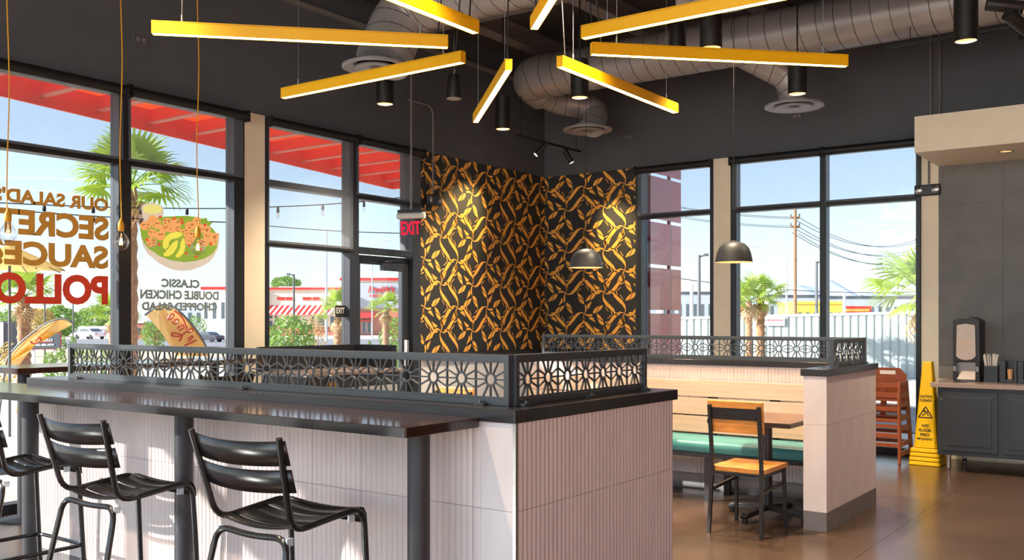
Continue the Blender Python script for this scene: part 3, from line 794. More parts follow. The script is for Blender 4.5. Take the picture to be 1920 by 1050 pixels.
# black cylinder downlights
def spot(par_loc, energy, size=2.2, blend=.6, tgt=None, col=(1, .74, .46), r=.04):
    l = bpy.data.lights.new('lamp_beam', 'SPOT'); l.energy = energy; l.spot_size = size; l.spot_blend = blend; l.color = col; l.shadow_soft_size = r
    o = bpy.data.objects.new('lamp_beam', l); COL.objects.link(o); o.location = par_loc
    if tgt is not None: o.rotation_euler = (Vector(tgt) - Vector(par_loc)).to_track_quat('-Z', 'Y').to_euler()
    return o
DLS = [(-6.513, 6.915, 'over the waste station'), (-6.306, 8.587, 'before the wallpaper corner'), (-4.82, 7.8, 'over the middle of the bench'), (-3.111, 6.975, 'above the bench end table'),
       (-3.085, 8.863, 'before the diffuser at the back windows'), (-1.461, 7.934, 'over the aisle beside the spot heads')]
DLS += [(x, y, '%s over the %s, an added unseen fill lamp' % (a, b)) for x, y, a, b in ((-4.8, 3.0, 'high', 'bar stools nearer the windows'), (-3.1, 3.4, 'high', 'bar stool beside the end post'), (-3.1, 5.1, 'high', 'space behind the sunburst screen'), (-4.8, .9, 'high', 'floor behind the middle bar stool'), (-3.1, .9, 'high', 'floor behind the end bar stool'))]  # extra downlights out of view, added to brighten the interior
for x, y, lab in DLS:
    t = thing('cylinder_downlight', 'black cylinder downlight hanging ' + lab, 'downlight', (x, y, 3.6), 0, 'black cylinder downlights')
    MB().lathe([(.0, .36), (.086, .36), (.086, 0), (.08, -.004), (.074, .0), (.074, .10), (.0, .10)], 28).build('cylinder', 'lamp_black', t, True)
    MB().lathe([(.0735, .004), (.06, .06), (.04, .085), (.0, .085)], 28).build('reflector', 'lamp_copper', t, True)
    MB().lathe([(.0, .075), (.028, .075), (.028, .08), (0, .08)], 16).build('lens', 'lamp_glow', t)
    MB().tube([(0, 0, .36), (0, 0, 1.345)], .008, 8).build('stem', 'lamp_black', t, True)
    spot((x, y, 3.66), 135, 1.9, .8, col=(1, .80, .58))
for u, v, f, lab in ((851, 185, 9.3, 'before the tall grey conduits'), (1270, 92, 8.6, 'behind the yellow bars by the duct')):
    p = dist(u, v, f)
    t = thing('pendant_speaker', 'black tapered pendant speaker ' + lab, 'speaker', p, 0, 'pendant speakers')
    MB().lathe([(.0, .235), (.045, .23), (.06, .215), (.076, .02), (.074, 0), (0, 0)], 26).build('cabinet', 'lamp_black', t, True)
    MB().lathe([(.0, -.004), (.07, -.003), (.072, .003), (0, .003)], 26).build('grille', 'diffuser_grey', t, True)
    MB().tube([(0, 0, .23), (.012, 0, .28), (.004, 0, .33), (0, 0, 4.945 - p.z)], .003, 5).build('cable', 'cable_steel', t); MB().tube([(0, 0, .23), (-.012, 0, .28), (-.002, 0, .33), (0, .004, 4.945 - p.z)], .003, 5).build('cable', 'cable_steel', t)

# dome pendants above the booth
for u, lab in ((1376, 'dark dome pendant hanging over the table beside the end wall'), (1099, 'dark dome pendant hanging over the middle bench table')):
    p = onY(u, 493, 7.0); p.z = 1.925
    t = thing('dome_pendant', lab, 'pendant light', p, 0, 'dome pendants over the booth')
    prof = [(.143, 0), (.140, .02), (.128, .075), (.112, .112), (.085, .14), (.05, .155), (.022, .16)]
    MB().lathe(prof + [(.018, .168), (.0, .168)], 36).build('shade', 'dome_black', t, True)
    MB().lathe([(.141, .001), (.137, .02), (.125, .073), (.108, .109), (.08, .137), (.0, .15)], 36).build('inner_lining', 'lamp_copper', t, True)
    MB().lathe([(.0, .06), (.02, .065), (.032, .085), (.024, .11), (.015, .14)], 18).build('bulb', 'lamp_glow', t, True)
    MB().tube([(0, 0, .166), (0, 0, 4.945 - 1.925)], .0025, 6).build('cord', 'cord_black', t)
    spot((p.x, p.y, 1.97), 10, 2.4, .5)

# bare filament bulbs above the window counter
for u, lab in ((15, 'clear globe bulb on yellow cord over the slogan window edge'), (227, 'clear globe bulb on yellow cord before the black mullion'), (371, 'clear globe bulb on yellow cord before the salad bowl picture')):
    p = onX(u, 460, -6.9); p.z = 2.09
    t = thing('bulb_pendant', lab, 'pendant light', p, 0, 'bare bulbs on yellow cords')
    MB().lathe([(0, -.063), (.03, -.056), (.052, -.034), (.063, 0), (.058, .028), (.04, .056), (.02, .078), (.017, .095)], 28).build('bulb', 'bulb_glass', t, True)
    MB().lathe([(.0, .09), (.02, .09), (.024, .096), (.024, .145), (.012, .17), (.006, .19), (0, .19)], 20).build('socket', 'socket_yellow', t, True)
    m = MB()
    for k in range(4):
        a = pi / 2 * k + .4; m.tube([(.012 * cos(a), .012 * sin(a), -.02), (.008 * cos(a), .008 * sin(a), .03)], .0016, 5)
    m.build('filament', 'filament', t)
    MB().tube([(0, 0, .03), (0, 0, .09)], .004, 6).build('glass_stem', 'bulb_glass', t)
    pts = [(.006 * sin(z * 5.1 + u), .006 * cos(z * 3.7 + u), z) for z in [.185 + (4.945 - 2.09 - .185) * i / 40 for i in range(41)]]
    MB().tube(pts, .0045, 7).build('cord', 'cord_yellow', t, True)

# track lights
def track(a, b, heads, label, z_ceiling=4.945, lit=True):
    a, b = Vector(a), Vector(b)
    t = thing('track_light', label, 'track light', (a + b) / 2, 0, 'track lights', True)
    MB().bar(a, b, .036, .02).build('track', 'lamp_black', t)
    for q in (.06, .94):
        p = a.lerp(b, q); MB().tube([p, Vector((p.x, p.y, z_ceiling))], .004, 6).build('hanger', 'lamp_black', t)
    for q, tgt, en in heads:
        p = a.lerp(b, q) - Vector((0, 0, .012)); j = p - Vector((0, 0, .09)); d = (Vector(tgt) - j).normalized()
        h = MB().tube([j - d * .09, j - d * .088, j + d * .088, j + d * .09], [.03, .034, .034, .032], 20).build('spot_head', 'lamp_black', t, True)
        MB().tube([p, j], .007, 8).build('stem', 'lamp_black', t, True)
        M = d.to_track_quat('Z', 'Y').to_matrix().to_4x4()
        MB().lathe([(0, 0), (.026, 0), (.026, .003), (0, .003)], 18, j + d * .0905, M).build('lens', 'lamp_glow', t)
        if en: spot(j + d * .10, en, .95, 1.0, tgt, (1, .72, .36), .03)
    return t
track((-6.62, 9.30, 3.68), (-6.60, 10.68, 3.68), ((.36, (-7.4, 9.25, 2.62), 60), (.80, (-6.15, 11.05, 2.35), 60)), 'short black track with two spot heads before the wallpaper corner')
track((-2.40, 9.30, 4.02), (1.2, 9.30, 4.02), ((.33, (-.2, 8.4, 3.7), 0), (.37, (-2.4, 8.7, 3.4), 0)), 'long black track with spot heads below the back duct')

tr = thing('track_light', 'black track with two large spot heads near the aisle cylinder downlight', 'track light', (-.6, 6.15, 3.5), 0, 'track lights', True)
MB().bar((-1.6, 6.15, 3.50), (1.4, 6.15, 3.50), .036, .02).build('track', 'lamp_black', tr)
for x in (-1.4, 1.2): MB().tube([(x, 6.15, 3.51), (x, 6.15, 4.945)], .004, 6).build('hanger', 'lamp_black', tr)
for (u, v), (dr_, df, dz) in (((1884, 11), (.93, -.28, -.2)), ((1911, 44), (.84, .25, -.46))):
    j = onY(u, v, 6.15); d = rf(dr_, df, dz).normalized()
    MB().tube([j - d * .10, j - d * .097, j + d * .097, j + d * .10], [.032, .037, .037, .035], 24).build('spot_head', 'lamp_black', tr, True)
    MB().tube([j, Vector((j.x, j.y, 3.49))], .008, 8).build('stem', 'lamp_black', tr, True)
    M = d.to_track_quat('Z', 'Y').to_matrix().to_4x4()
    MB().lathe([(0, 0), (.031, 0), (.031, .003), (0, .003)], 20, j + d * .0995, M).build('lens', 'lamp_copper', tr); MB().lathe([(0, 0), (.014, 0), (.014, .002), (0, .002)], 14, j + d * .1028, M).build('lamp', 'lamp_glow', tr)

# outlets, conduits, emergency lights, exit signs
for o_, wall, lab in (((XL, 4.819, 3.883), 'L', 'dark wall outlet above the slogan window'), ((-6.07, YB, 3.866), 'B', 'dark wall outlet right of the wallpaper corner diffuser'), ((-3.846, YB, 3.861), 'B', 'dark wall outlet under the diffuser between the back windows')):
    t = thing('wall_outlet', lab, 'outlet', o_, 0 if wall == 'B' else pi / 2, 'dark wall outlets')
    MB().box(-.075, .075, -.008, 0, -.048, .048).build('cover_plate', 'dark_wall', t, bevel=.003)
    for s in (-.026, .026): MB().lathe([(0, .012), (.018, .012), (.018, .0), (0, 0)], 14, (s, -.006, 0), Matrix.Rotation(radians(90), 4, 'X')).build('socket', 'beam_grey', t)
def conduit(pts, label):
    o = tag(MB().tube(path(pts, .12, 6), .011, 8).build('conduit', 'beam_grey', None, True), label, 'conduit')
pe = onX(771, 400, -7.2)
conduit([(-7.2, pe.y, 4.945), (-7.2, pe.y, 2.72)], 'thin grey conduit dropping to the hanging exit sign')
pm = onX(808, 376, XL)
conduit([(XL + .05, pm.y - .45, 3.99), (XL + .05, pm.y - .02, 3.99), (XL + .05, pm.y - .02, 2.96)], 'thin grey conduit bending down to the emergency light on wallpaper')
conduit([(-2.38, YB - .014, ZC - .01), (-2.38, YB - .014, 3.49)], 'thicker dark conduit on the wall above the cream soffit')
conduit([(-2.29, YB - .014, ZC - .01), (-2.29, YB - .014, 3.49)], 'thin dark conduit on the wall, its twin beside it, above the soffit')
conduit([(-2.40, YB - .012, 3.44), (-2.40, YB - .012, 2.95)], 'pale conduit on the cream pier above the emergency light')
def emergency(loc, rz, label):
    t = thing('emergency_light', label, 'emergency light', loc, rz, 'twin-head emergency lights')
    MB().box(-.13, .13, -.06, 0, -.06, .06).build('housing', 'plastic_black', t, bevel=.012)
    for s in (-1, 1): MB().lathe([(0, .008), (.02, .008), (.036, .002), (.04, 0), (.04, -.02)], 18, (s * .085, -.062, .005), Matrix.Rotation(radians(90), 4, 'X')).build('lamp_head', 'steel', t, True)
    return t
emergency((XL + .007, pm.y, 2.89), pi / 2, 'black twin-head emergency light on the leaf wallpaper')
emergency((-2.41, YB, 2.88), 0, 'black twin-head emergency light on the cream pier by the tiles')
ex = thing('exit_sign', 'hanging clear exit sign with red letters before the glass door', 'exit sign', (-7.2, pe.y, 2.5), radians(18))
MB().box(-.15, .15, -.045, .045, .185, .215).build('canopy', 'frame_black', ex, bevel=.004)
MB().tube([(-.165, 0, .15), (.165, 0, .15)], .036, 18).build('housing', 'housing_white', ex, True)
M = Matrix.Rotation(radians(8), 4, 'X')
MB().box(-.15, .15, -.003, .003, -.09, .125, M).build('acrylic_panel', 'acrylic', ex)
tm = text_mesh('EXIT', 'exit_red', .025, .002, .235, .15); 
o = inst('lettering', tm, ex, (-.118, -.004, -.065), (radians(90 + 8), 0, 0))
ds = thing('door_exit_plate', 'small dark plate reading exit on the glass beside the door', 'sign', (XL - .045, 7.2, 1.6), world_parts=True)
pa = onX(637, 593, XL - .045)
MB().box(XL - .05, XL - .044, 7.145, 7.29, pa.z - .01, pa.z + .115).build('plate', 'print_black', ds)
place_text('lettering', text_mesh('EXIT', 'print_white', .006, .001, .115, .062), ds, (XL - .0435, 7.16, pa.z + .03), (0, 1, 0), (0, 0, 1))

# ------------------------------------------------------------------ service counter
cb = thing('service_cabinet', 'black two-door cabinet on steel legs under brown stone counter', 'cabinet', (-1.6, 10.5, 0), world_parts=True)
MB().box(-2.11, 1.6, 10.07, YB - .02, .165, .823).build('body', 'cabinet_black', cb, bevel=.003)
for x0 in (-2.065, -1.52, -.975):
    d = MB().box(x0, x0 + .49, 10.052, 10.07, .212, .785).build('door', 'cabinet_black', cb, bevel=.003)
    MB().box(x0 + .05, x0 + .44, 10.044, 10.052, .262, .735).build('panel', 'cabinet_black', cb, bevel=.003)
    MB().box(x0 + .3, x0 + .42, 10.049, 10.056, .776, .79).build('finger_pull', 'plastic_black', cb)
MB().box(-2.073, -2.065, 10.045, 10.055, .70, .72).build('hinge', 'steel', cb)
for x, y in ((-2.02, 10.13), (-2.02, 10.9), (-.8, 10.13), (-.8, 10.9)):
    MB().lathe([(0, 0), (.016, 0), (.018, .03), (.022, .035), (.022, .168), (0, .168)], 16, (x, y, 0)).build('leg', 'steel', cb, True)
MB().box(-1.95, 1.4, 10.5, 10.53, .10, .165).build('cross_rail', 'steel', cb)
ct = thing('stone_counter', 'brown stone worktop with short backsplash on the black cabinet', 'worktop', (-1.6, 10.5, .83), world_parts=True)
MB().box(-2.168, 1.7, 10.03, YB - .012, .824, .868).build('slab', 'counter_stone', ct, bevel=.003)
MB().box(-2.14, 1.7, YB - .034, YB - .0125, .868, .97).build('backsplash', 'counter_stone', ct, bevel=.002)
CT = .869
nd = thing('napkin_dispenser', 'tall black napkin dispenser with smoky window on stone counter', 'dispenser', (-1.90, 10.48, CT), radians(-6))
def rounded(x0, x1, z0, z1, rt, n=8):
    pts = [(x0, z0), (x1, z0)]
    pts += [(x1 + (x0 - x1) * i / n, z1 - rt + rt * math.sin(pi * (i / n)) ** .8) for i in range(n + 1)]
    return pts
MB().prism([(x, -.10, z) for x, z in rounded(-.125, .125, .19, .645, .04)], (0, .2, 0)).build('shell', 'plastic_black', nd, bevel=.01)
m = MB(); pts = [(-.092, .25), (-.06, .222), (0, .21), (.06, .222), (.092, .25), (.085, .56), (.0, .575), (-.085, .56)]
MB().prism([(x, -.108, z) for x, z in pts], (0, .008, 0)).build('window', 'plastic_smoke', nd, bevel=.003)
MB().box(-.07, .07, -.1085, -.108, .372, .378).build('napkin_line', 'kraft', nd)
MB().box(-.125, -.085, -.10, .10, 0, .19).build('foot', 'plastic_black', nd, bevel=.005); MB().box(.085, .125, -.10, .10, 0, .19).build('foot', 'plastic_black', nd, bevel=.005)
for s in (-1, 1): MB().box(s * .105 - .014, s * .105 + .014, -.106, -.10, .10, .15).build('latch', 'steel', nd)
MB().box(-.085, .085, -.04, .09, .0, .19).build('back_plate', 'steel', nd)
MB().add([(-.085, -.10, .02), (.085, -.10, .02), (.07, -.041, .1), (-.07, -.041, .1)], [(0, 1, 2, 3)]).build('napkin_tray', 'plastic_smoke', nd)
MB().lathe([(0, 0), (.05, 0), (.065, .006), (.06, .008), (0, .004)], 20, (-.02, -.2, 0)).build('tray_dish', 'steel', nd, True)
sb = thing('straw_box', 'black open box full of white straws on stone counter', 'straw holder', (-1.69, 10.45, CT))
m = MB(); m.box(-.06, .06, -.055, -.051, 0, .16).box(-.06, .06, .051, .055, 0, .16).box(-.06, -.056, -.051, .051, 0, .16).box(.056, .06, -.051, .051, 0, .16).box(-.056, .056, -.051, .051, 0, .005)
m.build('box', 'plastic_black', sb)
SB = sb
for k in range(34):
    x, y = random.uniform(-.045, .045), random.uniform(-.035, .035)
    q = MB().tube([(x * .8, y * .8, .006), (x * 1.75, y * 1.3, .27 + random.uniform(-.012, .012))], .0034, 6).build('straw', 'paper_white', None, True, loc=(-1.69, 10.45, CT))
    tag(q, 'thin white paper straw standing in the black box', 'straw', 'straws in the black box')
def lid_rack(x, label):
    t = thing('cup_rack', label, 'rack', (x, 10.44, CT), 0, 'black cup racks on the counter')
    m = MB(); m.box(-.075, -.025, -.08, .08, 0, .21).box(.045, .075, -.08, .08, 0, .21).box(-.025, .045, .05, .08, 0, .21).box(-.025, .045, -.08, -.075, 0, .035).box(-.025, .045, -.08, .05, 0, .006)
    m.build('frame', 'plastic_black', t, bevel=.003)
    cu = MB().lathe([(0, 0), (.021, 0), (.027, .125), (.023, .125), (.019, .003), (0, .003)], 18).build('cup_stack', 'kraft', None, True, loc=(x + .01, 10.40, CT + .0065))
    tag(cu, 'short stack of kraft portion cups in ' + label.split(' holding')[0], 'cup stack', 'kraft cups in the racks')
lid_rack(-1.53, 'black cup rack next to the straw box'); lid_rack(-1.375, 'black cup rack next to the chrome dispenser')
sd = thing('sauce_dispenser', 'chrome and white drink dispenser at the counter, partly in view', 'dispenser', (-1.22, 10.44, CT))
MB().box(-.09, .25, -.12, .16, .0, .02).build('drip_tray', 'steel', sd, bevel=.004)
MB().box(-.03, .25, -.0, .16, .02, .70).build('tower', 'steel', sd, bevel=.01)
MB().box(-.075, .1, -.09, .0, .62, .74).build('head', 'paper_white', sd, bevel=.006); MB().lathe([(0, 0), (.018, 0), (.022, .04), (0, .04)], 14, (-.04, -.05, .575)).build('nozzle', 'plastic_black', sd, True)
MB().tube(path([(-.085, -.11, .02), (-.085, -.11, .08), (.05, -.11, .08)], .02), .006, 8).build('guard_rail', 'steel', sd, True)
for k in range(4): MB().lathe([(0, 0), (.007, 0), (.007, .008), (0, .01)], 10, (-.031, .05, .18 + k * .1), Matrix.Rotation(radians(-90), 4, 'Y')).build('knob', 'lamp_copper', sd)

# wet floor cone
wf = thing('wet_floor_cone', 'tall yellow wet floor cone with stacked bases beside black cabinet', 'warning cone', (-2.29, 10.50, 0), radians(-4))
def frustum(m, a0, z0, a1, z1, ch=.25):
    vs_ = []
    for a, z in ((a0, z0), (a1, z1)):
        c2 = a * ch
        for x, y in ((-a, -a + c2), (-a + c2, -a), (a - c2, -a), (a, -a + c2), (a, a - c2), (a - c2, a), (-a + c2, a), (-a, a - c2)): vs_.append((x, y, z))
    m.add(vs_, [tuple(range(8))[::-1], tuple(range(8, 16))] + [(i, (i + 1) % 8, 8 + (i + 1) % 8, 8 + i) for i in range(8)]); return m
for k in range(4):
    frustum(MB(), .155 - .004 * k, .044 * k + .002, .150 - .004 * k, .044 * k + .039, .12).build('base_rim', 'cone_yellow', wf, bevel=.006)
frustum(MB(), .115, .176, .045, 1.055, .2).build('cone_body', 'cone_yellow', wf, bevel=.008)
def cone_text(s, z, h, w):
    yy = -(.115 - (.115 - .045) * (z - .176) / .879) - .0015
    tilt = math.atan2(.07, .879)
    inst('lettering', text_mesh(s, 'print_black', .035, .001, w, h), wf, (-w / 2, yy, z), (radians(90) - tilt, 0, 0))
cone_text('CAUTION', .685, .028, .12); cone_text('CUIDADO', .645, .028, .12)
cone_text('WET', .385, .03, .075); cone_text('FLOOR', .34, .03, .12); cone_text('PISO', .295, .03, .09); cone_text('MOJADO', .25, .03, .15)
m = MB(); yq = lambda z: -(.115 - .07 * (z - .176) / .879) - .0022
def tri_bar(a, b, w=.010): m.bar((a[0], yq(a[1]), a[1]), (b[0], yq(b[1]), b[1]), w, .001, (0, 1, 0))
for a, b in (((-.068, .485), (.068, .485)), ((.068, .485), (0, .595)), ((0, .595), (-.068, .485))): tri_bar(a, b)
for a, b in (((-.012, .56), (.012, .535)), ((.0, .55), (-.03, .545)), ((.012, .535), (.03, .502)), ((.004, .54), (-.012, .515)), ((-.012, .515), (-.035, .505)), ((.012, .552), (.026, .54))): tri_bar(a, b, .009)
m.lathe([(0, 0), (.008, 0)], 10, (-.016, yq(.568) - .001, .570), Matrix.Rotation(radians(90), 4, 'X'))
m.build('slip_symbol', 'print_black', wf)

# stacked wooden high chairs
def high_chair(label, z, dy, lab=True):
    t = thing('high_chair', label, 'high chair', (-2.74, 10.52 + dy, z), 0, 'stacked wooden high chairs')
    W = .21; top = .74
    for s in (-1, 1):
        x = s * W
        for nm, y0, y1 in (('front_leg', -.24, -.15), ('rear_leg', .24, .15)): MB().bar((x * 1.06, y0, 0), (x * .92, y1, top), .022, .045, (0, 1, 0)).build(nm, 'wood_high', t, bevel=.003)
        for zz in (.10, .36, .60, .715):
            q = 1.06 - .14 * zz / top; yy = .24 - .09 * zz / top
            MB().bar((x * q, -yy, zz), (x * q, yy, zz), .02, .05 if zz < .7 else .035).build('side_rail', 'wood_high', t)
        for yy in (-.04, .04): MB().bar((x * .97, yy, .60), (x * .93, yy, .715), .016, .02, (0, 1, 0)).build('side_spindle', 'wood_high', t)
    for zz, h in ((.19, .04), (.28, .035), (.44, .04), (.56, .045), (.70, .05)):
        q = (1.06 - .14 * zz / top) * W; yy = .24 - .09 * zz / top
        MB().bar((-q, -yy, zz), (q, -yy, zz), .02, h).build('front_slat', 'wood_high', t, bevel=.002)
    for zz, h in ((.19, .04), (.44, .04)):
        q = (1.06 - .14 * zz / top) * W; yy = .24 - .09 * zz / top
        MB().bar((-q, yy, zz), (q, yy, zz), .02, h).build('rear_slat', 'wood_high', t)
    MB().box(-.19, .19, -.13, .15, .47, .488).build('seat', 'wood_high', t, bevel=.003)
    MB().prism([(-.19, .15, .62), (.19, .15, .62), (.19, .15, .80), (.12, .15, .87), (-.12, .15, .87), (-.19, .15, .80)], (0, .018, 0)).build('backrest', 'wood_high', t, bevel=.003)
    MB().prism([(-.03, -.02, .488), (.03, -.02, .488), (.022, -.02, .62), (.03, -.02, .70), (-.03, -.02, .70), (-.022, -.02, .62)], (0, .02, 0)).build('crotch_post', 'wood_high', t, bevel=.004)
    if lab: MB().box(-.08, .08, .147, .15, .80, .84).build('warning_label', 'paper_white', t)
    return t
high_chair('wooden high chair standing on the floor beside the yellow cone', 0, 0, False)
high_chair('wooden high chair stacked on top of another by the yellow cone', .10, .028)

# ------------------------------------------------------------------ graphics stuck on the window glass
GX = XL - .0495
gr = thing('window_lettering', 'gold and orange slogan lettering on the window, seen reversed', 'decal', (GX, 4.1, 1.6), world_parts=True)
for s, mt, z0, z1, y1, y0 in (("OUR SALAD'S", 'print_gold', 2.386, 2.50, 4.552, 3.60), ('SECRET', 'print_gold', 2.142, 2.343, 4.557, 3.63), ('SAUCE?', 'print_gold', 1.905, 2.098, 4.552, 3.60), ('POLLO', 'print_orange', 1.605, 1.85, 4.55, 3.61)):
    me = text_mesh(s, mt, .045, .001, y1 - y0, z1 - z0)
    place_text('lettering', me, gr, (GX, y1, z0), (0, -1, 0), (0, 0, 1))
gs = thing('salad_decal', 'salad bowl picture with grey caption on the window glass', 'decal', (GX, 5.26, 1.6), world_parts=True)
for s, u0, u1, v0, v1 in (('CLASSIC', 303, 374, 522.5, 539.5), ('DOUBLE CHICKEN', 263, 410, 543.5, 561.5), ('CHOPPED SALAD', 266, 407, 566, 582.5)):
    y1, y0 = onX(u1, 550, GX).y, onX(u0, 550, GX).y; zz = onX((u0 + u1) / 2, v1, GX).z; hh = onX((u0 + u1) / 2, v0, GX).z - zz
    place_text('lettering', text_mesh(s, 'print_grey', .045, .001, y1 - y0, hh * .94), gs, (GX, y1, zz), (0, -1, 0), (0, 0, 1))
SHAPES = []
def blob(name, pts, mt): SHAPES.append((pts, mt, min(p[0] for p in pts), max(p[0] for p in pts), min(p[1] for p in pts), max(p[1] for p in pts)))
def inside(x, y, P):
    c = False; j = len(P) - 1
    for i in range(len(P)):
        if (P[i][1] > y) != (P[j][1] > y) and x < (P[j][0] - P[i][0]) * (y - P[i][1]) / (P[j][1] - P[i][1]) + P[i][0]: c = not c
        j = i
    return c
def ell(cx, cy, rx, ry, n=28, a0=0, a1=2 * pi, jit=0): return [(cx + rx * cos(a) * (1 + random.uniform(-jit, jit)), cy + ry * sin(a) * (1 + random.uniform(-jit, jit))) for a in [a0 + (a1 - a0) * i / n for i in range(n)]]
blob('sauce_cup', [(95, 130), (105, 100), (160, 75), (240, 68), (320, 85), (370, 125), (375, 165), (360, 310), (140, 310), (110, 220)], 'bowl_white')
blob('sauce', ell(235, 145, 118, 58), 'sauce_green')
blob('bowl', [(92, 430), (92, 480), (120, 600), (180, 700), (300, 800), (400, 858), (500, 895), (600, 905), (720, 895), (820, 860), (930, 800), (1000, 720), (1045, 620), (1058, 540), (1045, 470), (1000, 400), (940, 350), (600, 240), (300, 260)], 'bowl_white')
blob('lettuce', [(82, 350), (110, 320), (200, 280), (330, 240), (470, 232), (600, 228), (720, 232), (860, 262), (900, 250), (915, 290), (975, 312), (940, 350), (1000, 420), (1040, 500), (1030, 610), (980, 690), (880, 750), (760, 785), (620, 798), (460, 775), (330, 725), (200, 640), (130, 560), (95, 470), (84, 400)], 'lettuce')
CK = [(240, 290), (150, 350), (290, 330), (420, 300), (470, 380), (230, 440), (330, 470), (520, 320), (700, 350), (640, 430), (720, 470), (690, 520), (810, 380), (900, 400), (920, 470), (860, 560), (980, 530), (220, 550), (390, 380), (530, 390), (780, 300), (1000, 480)]
for cx, cy in CK: blob('chicken_piece', ell(cx, cy, random.uniform(58, 78), random.uniform(48, 66), 8, random.random(), random.random() + 2 * pi if False else 2 * pi, .16), 'chicken'); [blob('char_mark', ell(cx + random.uniform(-34, 34), cy + random.uniform(-28, 28), random.uniform(9, 20), random.uniform(5, 11), 7, 0, 2 * pi, .2), 'char') for _ in range(4)]
for cx, cy in ((590, 270), (170, 520), (320, 580), (650, 690), (770, 730), (955, 570), (600, 310), (330, 240), (880, 340), (690, 590), (500, 260), (830, 640)): blob('tomato_piece', ell(cx, cy, 22, 20, 6, .4, 2 * pi + .4, .15), 'tomato')
for cx, cy in ((250, 600), (290, 560), (680, 715), (660, 600), (400, 640), (560, 540)): blob('cheese_crumb', ell(cx, cy, 17, 15, 6, 0, 2 * pi, .2), 'paper_white')
for (o_, i_) in (([(610, 430), (540, 422), (460, 435), (390, 480), (350, 560), (350, 620), (390, 655), (440, 610), (435, 560), (470, 520), (560, 500), (610, 470)],) * 2,
                 ([(545, 515), (480, 560), (420, 640), (365, 700), (370, 735), (430, 738), (500, 690), (545, 610), (552, 550)],) * 2, ([(610, 485), (580, 560), (570, 640), (520, 720), (520, 752), (570, 748), (625, 690), (645, 610), (635, 530)],) * 2):
    blob('avocado_skin', [(x * 1.0, y) for x, y in o_], 'avocado_skin')
    cx = sum(p[0] for p in o_) / len(o_); cy = sum(p[1] for p in o_) / len(o_)
    blob('avocado_slice', [(cx + (x - cx) * .93, cy + (y - cy) * .93 - 3) for x, y in i_], 'avocado')

q00, q10, q01 = onX(250, 370, GX), onX(410, 370, GX), onX(250, 500, GX)
def pic(x, y): q = onX(250 + x / 6.56, 370 + y / 6.56, GX); return (GX + .0008, q.y, q.z)
STEP = 6; verts, faces, mids, vid = [], [], [], {}; slots = []
def vert(i, j):
    if (i, j) not in vid: vid[(i, j)] = len(verts); verts.append(pic(i * STEP, j * STEP))
    return vid[(i, j)]
for j in range(10, 152):
    for i in range(12, 178):
        x, y = (i + .5) * STEP, (j + .5) * STEP; top = None
        for P, mt, xa, xb, ya, yb in SHAPES:
            if xa <= x <= xb and ya <= y <= yb and inside(x, y, P): top = mt
        if top:
            if top not in slots: slots.append(top)
            faces.append((vert(i, j), vert(i + 1, j), vert(i + 1, j + 1), vert(i, j + 1))); mids.append(slots.index(top))
pm_ = MB().add(verts, faces); po = pm_.build('printed_picture', slots[0], gs)
for mt in slots[1:]: po.data.materials.append(MATS[mt])
po.data.polygons.foreach_set('material_index', mids)

# ================================================================== OUTSIDE
GZ = -.15
def gz(x, y): return GZ - .004 * max(0., -10.7 - x)
def on_ground(u, v):
    lo, hi = 2., 900.
    for _ in range(50):
        f = (lo + hi) / 2; p = dist(u, v, f)
        if p.z > gz(p.x, p.y): lo = f
        else: hi = f
    return dist(u, v, lo)
def stand(u, f):
    p = dist(u, 600, f); p.z = gz(p.x, p.y); return p
RZ = radians(35.75)                    # bearing of the view: local x runs along camera right
g = MB(); xs = [120, -10.7, -400]; zz = [GZ, GZ, GZ - .004 * 389.3]
g.add([(x, y, z) for x, z in zip(xs, zz) for y in (-200, 600)], [(0, 1, 3, 2), (2, 3, 5, 4)])
o = g.build('ground_outside', 'ground_pale'); struct(o)
def patch(name, uv, m, lift):
    P = [on_ground(u, v) + Vector((0, 0, lift)) for u, v in uv]
    struct(MB().add(P, [tuple(range(len(P)))]).build(name, m))
patch('road_asphalt', [(-500, 652), (900, 650), (900, 636), (-500, 637)], 'asphalt', .03)
patch('planting_gravel', [(-500, 690), (900, 690), (900, 652), (-500, 654)], 'gravel', .02)
struct(MB().box(-5, 8, 14.5, 19, GZ, GZ + .02).build('lane_asphalt', 'asphalt'))

# red canopy over the patio
cp = thing('patio_canopy', 'red painted steel canopy with cross beams outside the tall windows', 'canopy', (-8.8, 6, 3.6), world_parts=True)
edge = lambda y: -9.239 - .2055 * (y - 4.54)
MB().prism([(XL - .32, -3.4, 3.84), (edge(-3.4), -3.4, 3.84), (edge(11.5), 11.5, 3.84), (XL - .32, 11.5, 3.84)], (0, 0, .05)).build('deck', 'canopy_deck', cp)
for k in range(21):
    y = -2.66 + .695 * k; x1 = edge(y) + .03
    if x1 > XL - .5: continue
    MB().box(x1, XL - .32, y - .01, y + .01, 3.70, 3.84).build('beam', 'canopy_red', cp)
    MB().box(x1, XL - .32, y - .045, y + .045, 3.685, 3.70).build('beam_flange', 'canopy_flange', cp)
for j in range(1, 6): pass
MB().bar((edge(-3.4), -3.4, 3.73), (edge(11.5), 11.5, 3.73), .03, .26).build('fascia', 'canopy_red', cp)
MB().bar((edge(11.5), 11.5, 3.73), (XL - .32, 11.5, 3.73), .03, .26).build('fascia', 'canopy_red', cp)
for u, v in ((424, 232), (623, 280)):
    p = onX(u, v, -8.1)
    MB().lathe([(0, .16), (.055, .16), (.055, 0), (0, 0)], 16, (p.x, p.y, 3.62)).build('can_light', 'canopy_red', cp, True)

